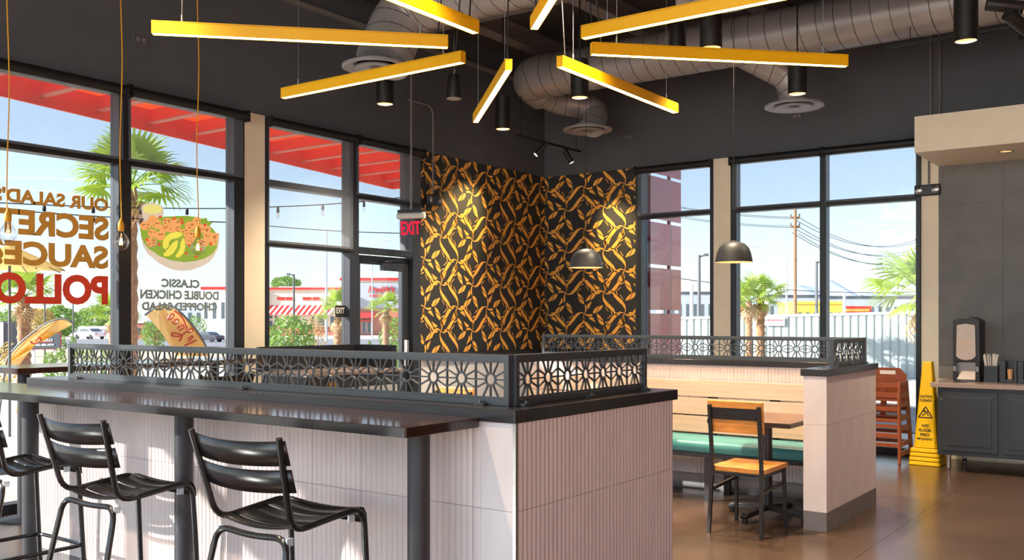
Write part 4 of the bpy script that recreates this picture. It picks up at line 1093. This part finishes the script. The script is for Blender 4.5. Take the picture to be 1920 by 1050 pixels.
# red slatted fin beside the back window
fn = thing('red_fin', 'glossy red panels stacked into a fin outside the back window', 'panel fin', (-5.95, 11.9, 0), world_parts=True)
for k in range(-2, 5):
    z0 = 1.615 + .612 * k
    MB().box(-5.97, -5.955, 11.42, 12.34, z0, z0 + .565).build('panel', 'fin_red', fn)
MB().box(-6.0, -5.975, 11.40, 11.46, GZ, 4.6).build('upright', 'fin_frame', fn); MB().box(-6.0, -5.975, 12.0, 12.06, GZ, 4.6).build('upright', 'fin_frame', fn)

# ---- palms
def fan_mesh(m_name, n=19, L=.62, pet=.5, droop=.12):
    m = MB()
    m.tube([(0, 0, 0), (pet * .5, 0, .02), (pet, 0, 0)], [.014, .011, .008], 5)
    for i in range(n):
        a = radians(-95 + 190 * i / (n - 1)); l = L * (.72 + .28 * cos(a * .8)) * random.uniform(.9, 1.05)
        d = Vector((cos(a), sin(a), 0)); s = Vector((-sin(a), cos(a), 0)); b = Vector((pet, 0, 0)); w = .03
        zt = -.06 * abs(sin(a))
        p1 = b + d * (l * .5) + Vector((0, 0, zt * .4)); p2 = b + d * (l * .8) + Vector((0, 0, zt - droop * .25)); p3 = b + d * l * .97 + Vector((0, 0, zt - droop * random.uniform(.6, 1.5)))
        m.add([b, p1 + s * w, p1 - s * w + Vector((0, 0, .012)), p2 + s * w * .5, p2 - s * w * .5, p3], [(0, 1, 2), (1, 3, 4, 2), (3, 5, 4)])
    return m.mesh('fan_leaf', m_name, fix=False)
FANS = [fan_mesh('frond_green') for _ in range(3)]; DRY = [fan_mesh('frond_dry', 13, .5, .35, .3) for _ in range(2)]
def palm(label, base, crown_z, r, scale, nleaf, ndry, seed, lean=0.):
    rnd = random.Random(seed)
    t = thing('fan_palm', label, 'palm tree', base, rnd.uniform(0, 6), 'fan palms outside')
    H = crown_z - base.z; n = 26; m = MB(); prof = []
    for i in range(n + 1): 
        z = H * i / n; prof.append((r * (1.12 - .25 * i / n) * (1.16 if i % 2 else .92), z))
    m.lathe(prof + [(0, H)], 14); m.build('trunk', 'palm_trunk', t, True)
    for i in range(nleaf):
        a = i * 2.399 + rnd.uniform(-.2, .2); el = radians(80 - 100 * (i / nleaf) ** .9)
        sc = scale * rnd.uniform(.85, 1.1)
        inst('leaf', FANS[i % 3], t, (0, 0, H), (rnd.uniform(-.5, .5), -el, a), (sc, sc, sc))
    for i in range(ndry):
        a = i * 2.399 + 1.1; sc = scale * rnd.uniform(.7, .95)
        inst('dry_leaf', DRY[i % 2], t, (0, 0, H - .04), (rnd.uniform(-.4, .4), radians(rnd.uniform(48, 74)), a), (sc, sc, sc))
    return t
def palm_at(u, v, f, r, sc, nl, nd_, seed, label):
    b = stand(u, f); b.z -= .02
    return palm(label, b, EYE + (600 - v) / FPX * f, r, sc, nl, nd_, seed)
palm_at(45, 556, 17, .11, .62, 15, 5, 3, 'palm with the yellow umbrella in front of its crown')
palm_at(246, 350, 17.5, .11, 1.1, 22, 9, 11, 'tall palm rising behind the black window mullion')
palm_at(634, 588, 27, .12, .78, 10, 2, 5, 'palm beside the small exit plate, before the striped awning')
palm_at(723, 580, 24, .085, .52, 13, 8, 8, 'palm seen through the glass door before the red script sign')
palm_at(1404, 566, 25.0, .09, .74, 15, 5, 21, 'double palm by the pale fence, its thinner trunk')
palm_at(1426, 558, 25.6, .115, .78, 17, 12, 22, 'double palm by the pale fence, its thicker trunk')
palm_at(1736, 556, 17, .12, 1.1, 16, 3, 31, 'palm leaning its fronds in beside the cream pier')
palm_at(212, 592, 30, .12, .85, 14, 3, 41, 'small low palm behind the slogan word ending')

# ---- shrubs and trees
def foliage(par, c, rx, ry, rz, n, size, m, rnd):
    vs_, fs = [], []
    for i in range(n):
        d = Vector((rnd.gauss(0, 1), rnd.gauss(0, 1), rnd.gauss(0, 1))).normalized() * rnd.uniform(.35, 1) ** .5
        p = Vector(c) + Vector((d.x * rx, d.y * ry, d.z * rz)); a = Vector((rnd.gauss(0, 1), rnd.gauss(0, 1), rnd.gauss(0, 1))).normalized() * size * rnd.uniform(.6, 1.3); b = a.orthogonal().normalized() * size * .45
        o = len(vs_); vs_ += [p - a, p + b, p + a, p - b]; fs.append((o, o + 1, o + 2, o + 3))
    q = MB().add(vs_, fs).build('foliage', m, par); q['kind'] = 'stuff'; return q
def tree(name, label, cat, u, f, vtop, width_px, m, n, seed, vbot=None, stem=True, group=None):
    rnd = random.Random(seed); b = stand(u, f); k = f / FPX
    zt = EYE + (600 - vtop) * k; w = width_px * k / 2; zb = EYE + (600 - vbot) * k if vbot else b.z
    t = thing(name, label, cat, b, 0, group)
    foliage(t, (0, 0, (zt + zb) / 2 - b.z), w, w, (zt - zb) / 2, n, max(.05, w * .11), m, rnd)
    if stem:
        mm = MB()
        for i in range(3): mm.tube([(rnd.uniform(-.05, .05) * w, 0, -.02), (rnd.uniform(-.3, .3) * w, rnd.uniform(-.3, .3) * w, (zt - b.z) * .6)], [.03 * w + .02, .02], 5)
        mm.build('stem', 'palm_trunk', t)
    return t
tree('mesquite_bush', 'feathery green bush in front of the striped awning', 'bush', 546, 34, 588, 92, 'leaf_green', 900, 1)
tree('mesquite_bush', 'thin golden-leaved sapling beside the feathery bush', 'bush', 590, 36, 588, 46, 'leaf_gold', 420, 2)
tree('mesquite_bush', 'green bush behind the door palm', 'bush', 745, 40, 592, 70, 'leaf_green', 900, 3)
tree('roadside_tree', 'golden tree behind the bent yellow banner', 'tree', 75, 70, 578, 62, 'leaf_gold', 900, 4, 632)
tree('roadside_tree', 'green tree above the parked white car', 'tree', 108, 118, 572, 80, 'leaf_green', 1100, 5, 632)
tree('roadside_tree', 'broad green tree right of the white car', 'tree', 184, 150, 572, 80, 'leaf_green', 1100, 6, 628)
tree('roadside_tree', 'green tree left of the monument sign', 'tree', 12, 120, 580, 60, 'leaf_green', 700, 7, 632)
tree('roadside_tree', 'round green tree standing behind the striped-awning building roof', 'tree', 536, 165, 518, 58, 'leaf_green', 800, 8, 545)
tree('roadside_tree', 'green tree beside the tall feather banner', 'tree', 290, 60, 596, 52, 'leaf_green', 800, 9)
tree('roadside_tree', 'light green tree to the right of the feather banner', 'tree', 368, 85, 590, 40, 'leaf_green', 600, 10)
for u, f, vt, w, lab in ((118, 46, 627, 14, 'small round shrub at the kerb near the board sign'), (137, 46, 627, 14, 'small round shrub beside the white car'), (531, 30, 635, 18, 'low round shrub before the feathery bush'), (744, 26, 634, 22, 'low round shrub beside the door palm'), (693, 28, 637, 14, 'dry low shrub left of the door palm')):
    tree('low_shrub', lab, 'shrub', u, f, vt, w, 'leaf_green', 260, int(u), None, False, 'low shrubs')
for u, f, vt, w in ((112, 24, 652, 26), (92, 24, 652, 22), (15, 20, 640, 40), (168, 26, 648, 30), (198, 26, 646, 26), (150, 28, 646, 22)):
    tree('desert_grass', 'tuft of pale dry grass in the gravel below the slogan window', 'grass tuft', u, f, vt, w, 'leaf_gold' if u % 2 else 'leaf_green', 220, int(u), None, False, 'grass tufts in the gravel')

# ---- restaurant across the road
K = 120 / FPX
bl = thing('restaurant_building', 'cream restaurant across the road with striped awning and red script sign', 'building', stand(620, 120), RZ)
bo = bl.location; U0 = 620
X_ = lambda u: (u - U0) * K
Z_ = lambda v: EYE + (600 - v) * K - bo.z
def bbx(name, u0, u1, v0, v1, y0, y1, m, par=None): return MB().box(X_(u0), X_(u1), y0, y1, Z_(v1), Z_(v0)).build(name, m, par or bl)
BASE = 600 + (EYE - bo.z) / K
bbx('wall', 485, 640, 543, BASE, 0, 12, 'stucco_cream'); bbx('roof_band', 483, 642, 539, 543, -.25, .2, 'paint_red')
bbx('rear_parapet', 500, 640, 534, 543, 6, 8, 'stucco_white')
bbx('pier', 488, 504, 546, BASE, -.35, 0, 'brick_red')
bbx('brick_base', 504, 634, 613, BASE, -.12, 0, 'brick_red')
bbx('tower', 636, 760, 524, BASE, 1.5, 12, 'stucco_cream'); bbx('roof_band', 634, 762, 520, 525, 1.2, 1.7, 'paint_red')
bbx('sign_wall', 672, 752, 530, 590, 1.2, 1.5, 'stucco_grey'); bbx('pier', 750, 758, 540, BASE, .9, 1.5, 'brick_red'); bbx('tower_base', 668, 752, 578, BASE, 1.15, 1.5, 'brick_red')
n = 13
for i in range(n):
    a0, a1 = 497 + 133 * i / n, 497 + 133 * (i + 1) / n
    for s0, s1, mm in ((0, .58, 'paint_red'), (.58, 1, 'stucco_white')):
        x0, x1 = X_(a0 + (a1 - a0) * s0), X_(a0 + (a1 - a0) * s1); sh = .55
        MB().prism([(x0 - sh, -1.3, Z_(590)), (x1 - sh, -1.3, Z_(590)), (x1 + .05, -.02, Z_(573)), (x0 + .05, -.02, Z_(573))], (0, .03, .05)).build('awning_stripe', mm, bl)
for u0, u1, v0, v1 in ((505, 512, 591, 598), (515, 520, 591, 598), (505, 512, 601, 625), (514, 520, 601, 625), (582, 590, 592, 611), (595, 609, 592, 611), (619, 628, 592, 628), (676, 684, 602, 625), (686, 694, 602, 625)):
    w_ = bbx('window', u0, u1, v0, v1, -.06 if u0 < 640 else 1.05, .0 if u0 < 640 else 1.15, 'stucco_white')
    bbx('pane', u0 + .8, u1 - .8, v0 + .8, v1 - .8, -.1 if u0 < 640 else 1.0, -.06 if u0 < 640 else 1.05, 'window_dark', w_)
bbx('red_canopy', 672, 702, 586, 596, -.2, 1.2, 'paint_red'); bbx('red_canopy', 672, 695, 600, 603, .6, 1.2, 'paint_red')
def btext(s, u0, u1, v0, v1, y, m, bold=.01, shear=0):
    me = text_mesh(s, m, bold, .12, (u1 - u0) * K, (v1 - v0) * K, shear); inst('lettering', me, bl, (X_(u0), y, Z_(v1)), (radians(90), 0, 0))
btext("Freddy's", 688, 738, 535, 552, 1.1, 'paint_red', .02, .25)
bbx('sign_swash', 691, 736, 552.5, 556, 1.1, 1.2, 'paint_red')
for u0, u1 in ((520, 535), (536.5, 550), (568, 585), (587, 600)):
    for q in range(5): bbx('sign_letter', u0 + (u1 - u0) * q / 5, u0 + (u1 - u0) * (q + .72) / 5, 557, 562.5, -.1, 0, 'paint_red')

# ---- other far buildings
def block(name, label, u0, u1, v0, f, m, depth=8, v1=None, trims=()):
    c = stand((u0 + u1) / 2, f); k = f / FPX; t = thing(name, label, 'building', c, RZ)
    x = (u1 - u0) * k / 2; zt = EYE + (600 - v0) * k - c.z
    MB().box(-x, x, 0, depth, 0, zt).build('wall', m, t); MB().box(-x - .1, x + .1, -.1, depth + .1, zt, zt + .35 * f / 120).build('roof_edge', trims[0] if trims else 'stucco_white', t)
    nn = max(2, int((u1 - u0) / 14))
    for i in range(nn): MB().box(-x + 2 * x * (i + .3) / nn, -x + 2 * x * (i + .7) / nn, -.04, 0, zt * .35, zt * .72).build('window', 'window_dark', t)
    return t
block('store_building', 'white and brick store seen above the feather banner', 378, 442, 543, 135, 'stucco_white', trims=('paint_red',))
block('store_building', 'low grey store behind the caption of the salad picture', 300, 380, 572, 170, 'stucco_grey')
block('store_building', 'brown low building behind the palm trunk', 255, 276, 606, 95, 'brick_red')
block('warehouse', 'long grey warehouse behind the street lamp beyond the pale fence', 1240, 1352, 552, 210, 'stucco_grey', trims=('board_grey',))
block('warehouse', 'long grey warehouse behind the utility pole', 1440, 1545, 558, 262, 'stucco_grey', trims=('board_grey',))
block('warehouse', 'grey warehouse with dark bays behind the yellow shop sign', 1555, 1760, 560, 225, 'stucco_grey', trims=('board_grey',))
block('shop_building', 'small yellow shop building right of the utility pole', 1492, 1580, 570, 120, 'paint_yellow', trims=('paint_yellow',))
block('shop_building', 'small brick shop building behind the double palm', 1379, 1410, 574, 115, 'brick_red')
c = stand(1609, 110); sg = thing('shop_sign', 'long red shop sign with yellow lettering above the pale fence', 'sign', c, RZ)
k = 110 / FPX; zt = EYE + (600 - 574) * k - c.z; zb = EYE + (600 - 586) * k - c.z
MB().box(-25 * k, 25 * k, 0, .4, zb, zt).build('board', 'paint_red', sg)
for s in (-20, 20): MB().box(s * k - .1, s * k + .1, .1, .3, 0, zb).build('post', 'pole_white', sg)
for q in range(14): MB().box((-23 + q * 3.2) * k, (-21.2 + q * 3.2) * k, -.05, 0, zb + .12, zb + .42).build('sign_letter', 'paint_yellow', sg)
block('perimeter_wall', 'low grey block wall behind the parked white car', 90, 236, 617, 140, 'stucco_grey', .4)

# ---- mountains
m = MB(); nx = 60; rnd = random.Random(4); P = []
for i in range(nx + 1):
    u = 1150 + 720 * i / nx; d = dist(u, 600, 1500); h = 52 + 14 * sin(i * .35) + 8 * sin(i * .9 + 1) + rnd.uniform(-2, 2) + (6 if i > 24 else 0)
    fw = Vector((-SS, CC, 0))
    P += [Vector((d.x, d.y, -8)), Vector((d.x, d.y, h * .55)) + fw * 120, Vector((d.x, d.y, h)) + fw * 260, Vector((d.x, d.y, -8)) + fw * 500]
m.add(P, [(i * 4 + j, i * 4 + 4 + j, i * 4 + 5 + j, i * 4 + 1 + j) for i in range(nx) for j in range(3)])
tag(m.build('mountain_range', 'mountain', None, True), 'mountain range painted in pale haze colour on the horizon beyond the back windows', 'mountain')

# ---- corrugated fence beyond the back windows
fa, fb = dist(1150, 597, 29.5), dist(1830, 580.5, 26.0)
fe = thing('corrugated_fence', 'pale corrugated metal fence beyond the back windows', 'fence', ((fa.x + fb.x) / 2, (fa.y + fb.y) / 2, GZ), world_parts=True)
d = Vector((fb.x - fa.x, fb.y - fa.y, 0)); L = d.length; d.normalize(); nrm = Vector((d.y, -d.x, 0))
ns = int(L / 2.52)
for i in range(ns + 1):
    s0 = i * 2.52; m = MB(); pr = []
    for k in range(12):
        for o_, dep in ((0, 0), (.13, 0), (.155, .035), (.185, .035)): pr.append((s0 + k * .21 + o_, dep))
    pr.append((s0 + 2.52, 0))
    lo = [Vector((fa.x, fa.y, GZ)) + d * s + nrm * -q for s, q in pr]; hi = [p + Vector((0, 0, fa.z + (fb.z - fa.z) * min(1.05, pr[j][0] / L) - GZ - .08)) for j, p in enumerate(lo)]
    n = len(pr); m.add(lo + hi, [(j, j + 1, n + j + 1, n + j) for j in range(n - 1)]); m.build('sheet', 'fence_pale', fe)
MB().bar(fa - Vector((0, 0, .04)) - nrm * .02, fb - Vector((0, 0, .04)) - nrm * .02, .08, .08).build('top_rail', 'fence_pale', fe)
q0 = fa.lerp(fb, (1479 - 1150) / 680 * .985)
sp = thing('fence_sign', 'small white sign with red and grey print on the pale fence', 'sign', (q0.x, q0.y, 1.45), math.atan2(d.y, d.x))
MB().box(-.28, .28, -.07, -.06, -.13, .12).build('board', 'print_white', sp)
for zz, mm, hh in ((.065, 'print_grey', .02), (.0, 'print_red', .045), (-.05, 'print_grey', .016), (-.09, 'print_grey', .016)):
    for q in range(9): MB().box(-.24 + q * .053, -.205 + q * .053, -.074, -.07, zz, zz + hh).build('print_mark', mm, sp)

# ---- poles, street lamps and wires
def pole(name, label, u, vtop, f, r, m, arms=()):
    b = stand(u, f); k = f / FPX; H = EYE + (600 - vtop) * k - b.z
    t = thing(name, label, 'pole' if name != 'street_lamp' else 'street lamp', b, RZ)
    MB().tube([(0, 0, 0), (0, 0, H)], [r, r * .8], 10).build('pole', m, t, True)
    for kind, du, dv in arms:
        if kind == 'head':
            MB().bar((0, 0, H - .1), (du * k, 0, H + dv * k), .1, .08).build('arm', m, t); MB().bar((du * k * .7, 0, H + dv * k), (du * k * 1.3, 0, H + dv * k), .28, .12).build('lamp_head', m, t)
        if kind == 'curve':
            MB().tube(arc((0, 0, H), (du * k * .35, 0, H + dv * k), (du * k, 0, H + dv * k), 8), .05, 8).build('arm', m, t, True); MB().bar((du * k, 0, H + dv * k), (du * k * 1.14, 0, H + dv * k), .2, .12).build('lamp_head', m, t)
        if kind == 'cross':
            z = H - dv * k; MB().bar((-du * k, 0, z), (du * k, 0, z), .1, .12).build('cross_arm', m, t)
            for s in (-1, 1): MB().lathe([(0, 0), (.05, .02), (.05, .16), (0, .18)], 8, (s * du * k * .9, 0, z + .06)).build('insulator', 'pole_grey', t)
    return t
pole('utility_pole', 'brown wooden utility pole with two cross arms beyond the pale fence', 1491, 393, 60, .12, 'pole_wood', (('cross', 9, 15), ('cross', 9, 32)))
pole('utility_pole', 'brown wooden utility pole beside the cream pier', 1725, 446, 75, .14, 'pole_wood', (('cross', 9, 6), ('cross', 9, 22), ('cross', 9, 40)))
pole('street_lamp', 'grey street lamp post in the window beside the red fin', 1311, 478, 48, .09, 'pole_grey', (('head', 13, 0),))
pole('street_lamp', 'slim pale street lamp with long curved arm behind the double palm', 1475, 482, 70, .08, 'pole_white', (('curve', -66, 18),))
pole('street_lamp', 'grey square lamp post beside the middle window mullion', 1531, 490, 55, .1, 'pole_grey', (('head', 10, 0),))
pole('street_lamp', 'dark street lamp in front of the striped-awning restaurant', 551, 514, 75, .1, 'pole_grey', (('head', -10, 0),))
pole('street_lamp', 'pale street lamp with curved arm above the glass door', 698, 463, 90, .06, 'pole_white', (('curve', 36, 13),))
pole('flag_pole', 'tall thin white flag pole right of the feathery bush', 612, 430, 80, .1, 'pole_white')
pole('utility_post', 'short white utility post left of the street lamp by the red fin', 1297, 535, 60, .13, 'pole_white')
pole('utility_post', 'short white utility post right of the yellow shop', 1583, 551, 85, .16, 'pole_white')
pole('sign_post', 'thin dark post behind the slogan lettering', 84, 560, 40, .04, 'pole_grey')
pole('sign_post', 'thin dark post left of the white car', 137, 560, 60, .05, 'pole_grey')
def wire(label, pts, sag, r=.02, m='cord_black', name='power_line', cat='power line', group='power lines'):
    A, B = pts; P = []
    for i in range(17):
        t = i / 16; p = A.lerp(B, t); P.append(p - Vector((0, 0, sag * 4 * t * (1 - t))))
    return tag(MB().tube(P, r, 5).build(name, m), label, cat, group)
for v0, v1, du in ((407, 397, -8), (410, 401, 8), (424, 415, -8), (427, 420, 8)):
    wire('power line running from the wooden pole toward the red fin', (dist(1491 + du, v0, 60), dist(1100, v1 - 55, 75)), .6)
for v0, du, v1 in ((407, -8, 449), (408, 8, 450), (424, -8, 465), (426, 8, 468), (436, -6, 484), (438, 6, 486)):
    wire('power line sagging between the two wooden poles', (dist(1491 + du, v0, 60), dist(1725 + du * .8, v1, 75)), 1.1)
wire('low cable crossing behind the double palm and lamp posts', (dist(1180, 508, 50), dist(1760, 545, 60)), .5)

# ---- patio: string lights, umbrella, banners, signs, cars
def post_under(t, p): MB().tube([(p.x, p.y, gz(p.x, p.y)), (p.x, p.y, p.z + .05)], .03, 8).build('post', 'pole_grey', t, True)
def string(label, a, b, sag, n, posts=()):
    t = thing('string_light', label, 'string light', a, 0, 'patio string lights', True)
    P = [a.lerp(b, i / 20) - Vector((0, 0, sag * 4 * (i / 20) * (1 - i / 20))) for i in range(21)]
    MB().tube(P, .007, 5).build('cable', 'cord_black', t)
    for p in posts: post_under(t, p)
    for k in range(n):
        q = (k + .5) / n; p = a.lerp(b, q) - Vector((0, 0, sag * 4 * q * (1 - q)))
        MB().lathe([(0, 0), (.014, 0), (.02, -.03), (.02, -.075), (0, -.075)], 10, p).build('socket', 'cord_black', t, True)
        MB().lathe([(.012, -.075), (.026, -.11), (.022, -.14), (0, -.155)], 10, p).build('bulb', 'bulb_glass', t, True)
p1 = dist(476, 389, 11.8); p0 = dist(-60, 377, 10.8); p2 = dist(850, 356, 14.5)
string('string light cable outside the shaded window by the glass door', p1, p2, .05, 5, (p1, p2))
string('string light cable outside behind the salad bowl picture', p0, p1 - Vector((0, 0, .01)), .03, 6, (p0,))
string('string light cable outside crossing behind the slogan lettering', p0 - Vector((0, 0, .06)), p1 - Vector((0, 0, .19)), .03, 6)
oc = thing('overhead_cable', 'plain cable outside crossing above the glass door', 'cable', dist(476, 421, 30), 0, None, True)
pa_, pb_ = dist(476, 421, 30), dist(855, 437, 32)
MB().tube([pa_.lerp(pb_, i / 12) - Vector((0, 0, .4 * (i / 12) * (1 - i / 12))) for i in range(13)], .015, 5).build('cable', 'cord_black', oc)
for p in (pa_, pb_): post_under(oc, p)
b = stand(18, 13.5)
um = thing('patio_umbrella', 'yellow patio umbrella outside the slogan window', 'umbrella', b)
R = 95 / FPX * 13.5 * 1.05; ze = EYE + (600 - 506) / FPX * 13.5 - b.z
for k in range(8):
    a0, a1 = 2 * pi * k / 8, 2 * pi * (k + 1) / 8
    MB().add([(0, 0, ze + .36), (R * cos(a0), R * sin(a0), ze), (R * cos((a0 + a1) / 2) * .94, R * sin((a0 + a1) / 2) * .94, ze + .03), (R * cos(a1), R * sin(a1), ze)], [(0, 1, 2), (0, 2, 3)]).build('canopy_panel', 'umbrella_cloth', um)
    MB().tube([(0, 0, ze + .3), (R * cos(a0) * .98, R * sin(a0) * .98, ze - .01)], .008, 5).build('rib', 'pole_grey', um)
MB().tube([(0, 0, 0), (0, 0, ze + .42)], .02, 8).build('pole', 'pole_grey', um, True)
def banner(label, f, pole_uv, cloth_uv, texts):
    base = on_ground(pole_uv[0][0], min(pole_uv[0][1], 700)); base = stand(pole_uv[0][0], f)
    t = thing('feather_banner', label, 'banner', base, 0, 'feather banners outside', True)
    P = [base] + [dist(u, v, f) for u, v in pole_uv[1:]]
    MB().tube(path(P, .3, 4), .014, 6).build('pole', 'pole_grey', t, True)
    C = [dist(u, v, f + (.12 if i % 2 else 0)) for i, (u, v) in enumerate(cloth_uv)]
    MB().prism(C, Vector((SS, -CC, 0)) * -.006).build('cloth', 'banner_cloth', t)
    for pts, w in texts:
        Q = [dist(u, v, f - .03) for u, v in pts]
        MB().tube(path(Q, .05, 3), w * f / FPX, 6).build('script_stroke', 'print_orange', t, True)
banner('yellow feather banner with red script beside the salad caption', 13.5, [(402, 760), (392, 662), (378, 632), (352, 598), (325, 574), (300, 569), (272, 591)],
       [(392, 668), (386, 650), (374, 626), (352, 600), (332, 580), (314, 571), (296, 571), (275, 592), (300, 620), (320, 644), (331, 668)],
       [([(327, 583), (338, 590), (346, 603), (351, 620), (356, 615), (362, 618), (358, 624), (350, 622)], 1.6), ([(314, 600), (320, 588), (327, 590), (322, 597), (314, 600)], 1.6), ([(322, 604), (330, 598), (336, 600), (330, 608), (324, 606)], 1.6),
        ([(332, 616), (342, 608), (346, 614), (336, 620)], 1.6), ([(350, 622), (336, 632), (322, 630), (322, 624), (336, 626), (342, 630), (336, 640)], 1.8), ([(352, 636), (362, 628), (360, 636), (352, 640)], 1.6), ([(346, 648), (368, 638)], 2.0), ([(352, 662), (368, 652), (366, 660)], 1.8)])
banner('yellow feather banner bent over behind the palm trunk', 14.5, [(-5, 760), (12, 672), (32, 648), (58, 626), (85, 606), (112, 597), (128, 599), (136, 607)],
       [(0, 690), (20, 664), (56, 628), (85, 607), (112, 598), (128, 600), (136, 608), (110, 622), (84, 638), (66, 646), (54, 660), (30, 690)],
       [([(57, 640), (62, 645), (70, 643), (77, 637), (75, 633), (70, 634), (67, 640)], 1.6)])
sg = thing('board_sign', 'dark grey board sign with white phone number on white posts', 'sign', stand(82, 30), RZ)
k = 30 / FPX; bz = sg.location.z
zt, zb = EYE + (600 - 625) * k - bz, EYE + (600 - 654) * k - bz
MB().box(-31 * k, 31 * k, 0, .05, zb, zt).build('board', 'board_grey', sg); 
MB().box(-32 * k, 32 * k, .01, .04, zb - .02, zt + .02).build('border', 'paint_red', sg)
for s in (-22, 20): MB().box(s * k - .05, s * k + .05, .05, .13, 0, zt).build('post', 'pole_white', sg)
for s, x0, w, v1, h in (('NERO', -8, 25, 640.5, 5.5), ('702-489-3979', -16, 35, 649, 4.6)): inst('lettering', text_mesh(s, 'print_white', .02, .01, w * k, h * k), sg, (x0 * k, -.006, EYE + (600 - v1) * k - bz), (radians(90), 0, 0))
MB().box(-10 * k, 15 * k, -.008, 0, EYE + (600 - 642.4) * k - bz, EYE + (600 - 641.4) * k - bz).build('underline', 'paint_red', sg)
ms = thing('monument_sign', 'grey monument sign with white panel behind the slogan edge', 'sign', stand(6, 45), RZ); k = 45 / FPX; bz = ms.location.z
MB().box(-30 * k, 16 * k, 0, .5, 0, EYE + (600 - 602) * k - bz).build('pillar', 'board_grey', ms); MB().box(-30 * k, 1 * k, -.05, 0, .3, EYE + (600 - 604) * k - bz).build('panel', 'print_white', ms)
pw = thing('patio_wall', 'low speckled concrete patio wall outside the window counter', 'low wall', (-9.6, 6, GZ), world_parts=True)
MB().box(-9.75, -9.5, 5.0, 14.5, GZ, .62).build('wall', 'concrete_low', pw, bevel=.01); MB().box(-9.8, -9.45, 4.96, 14.55, .62, .70).build('coping', 'pole_white', pw, bevel=.01)
def car(label, u, f, rz, body, sc=1.):
    b = stand(u, f); t = thing('parked_car', label, 'car', b, rz, 'cars across the road'); t.scale = (sc, sc, sc)
    side = [(-2.2, .35), (-2.25, .7), (-2.1, .92), (-1.5, 1.0), (-.9, 1.38), (-.2, 1.46), (.6, 1.4), (1.25, 1.0), (2.0, .85), (2.25, .65), (2.2, .35)]
    MB().prism([(x, -.88, z) for x, z in side], (0, 1.76, 0)).build('body', body, t, bevel=.06)
    for s in (-1, 1):
        MB().prism([(x, s * .885, z) for x, z in ((-1.35, 1.02), (-.82, 1.32), (-.2, 1.39), (.5, 1.33), (1.05, 1.02))], (0, s * .01, 0)).build('side_window', 'window_dark', t)
        for x in (-1.4, 1.4): MB().lathe([(0, -.1), (.2, -.1), (.33, -.08), (.33, .08), (.2, .1), (0, .1)], 18, (x, s * .82, .33), Matrix.Rotation(radians(90), 4, 'X')).build('wheel', 'tyre', t, True)
    MB().box(-2.27, -2.24, -.8, -.5, .68, .8).build('tail_light', 'paint_red', t); MB().box(-2.27, -2.24, .5, .8, .68, .8).build('tail_light', 'paint_red', t)
    MB().prism([(-1.48, -.7, 1.03), (-1.48, .7, 1.03), (-.94, .62, 1.36), (-.94, -.62, 1.36)], (-.012, 0, .02)).build('rear_window', 'window_dark', t)
car('white sedan parked across the road below the slogan lettering', 168, 98, RZ + radians(150), 'car_white', .78)
car('dark car parked beside the feather banner', 388, 80, RZ + radians(160), 'car_dark', .62)
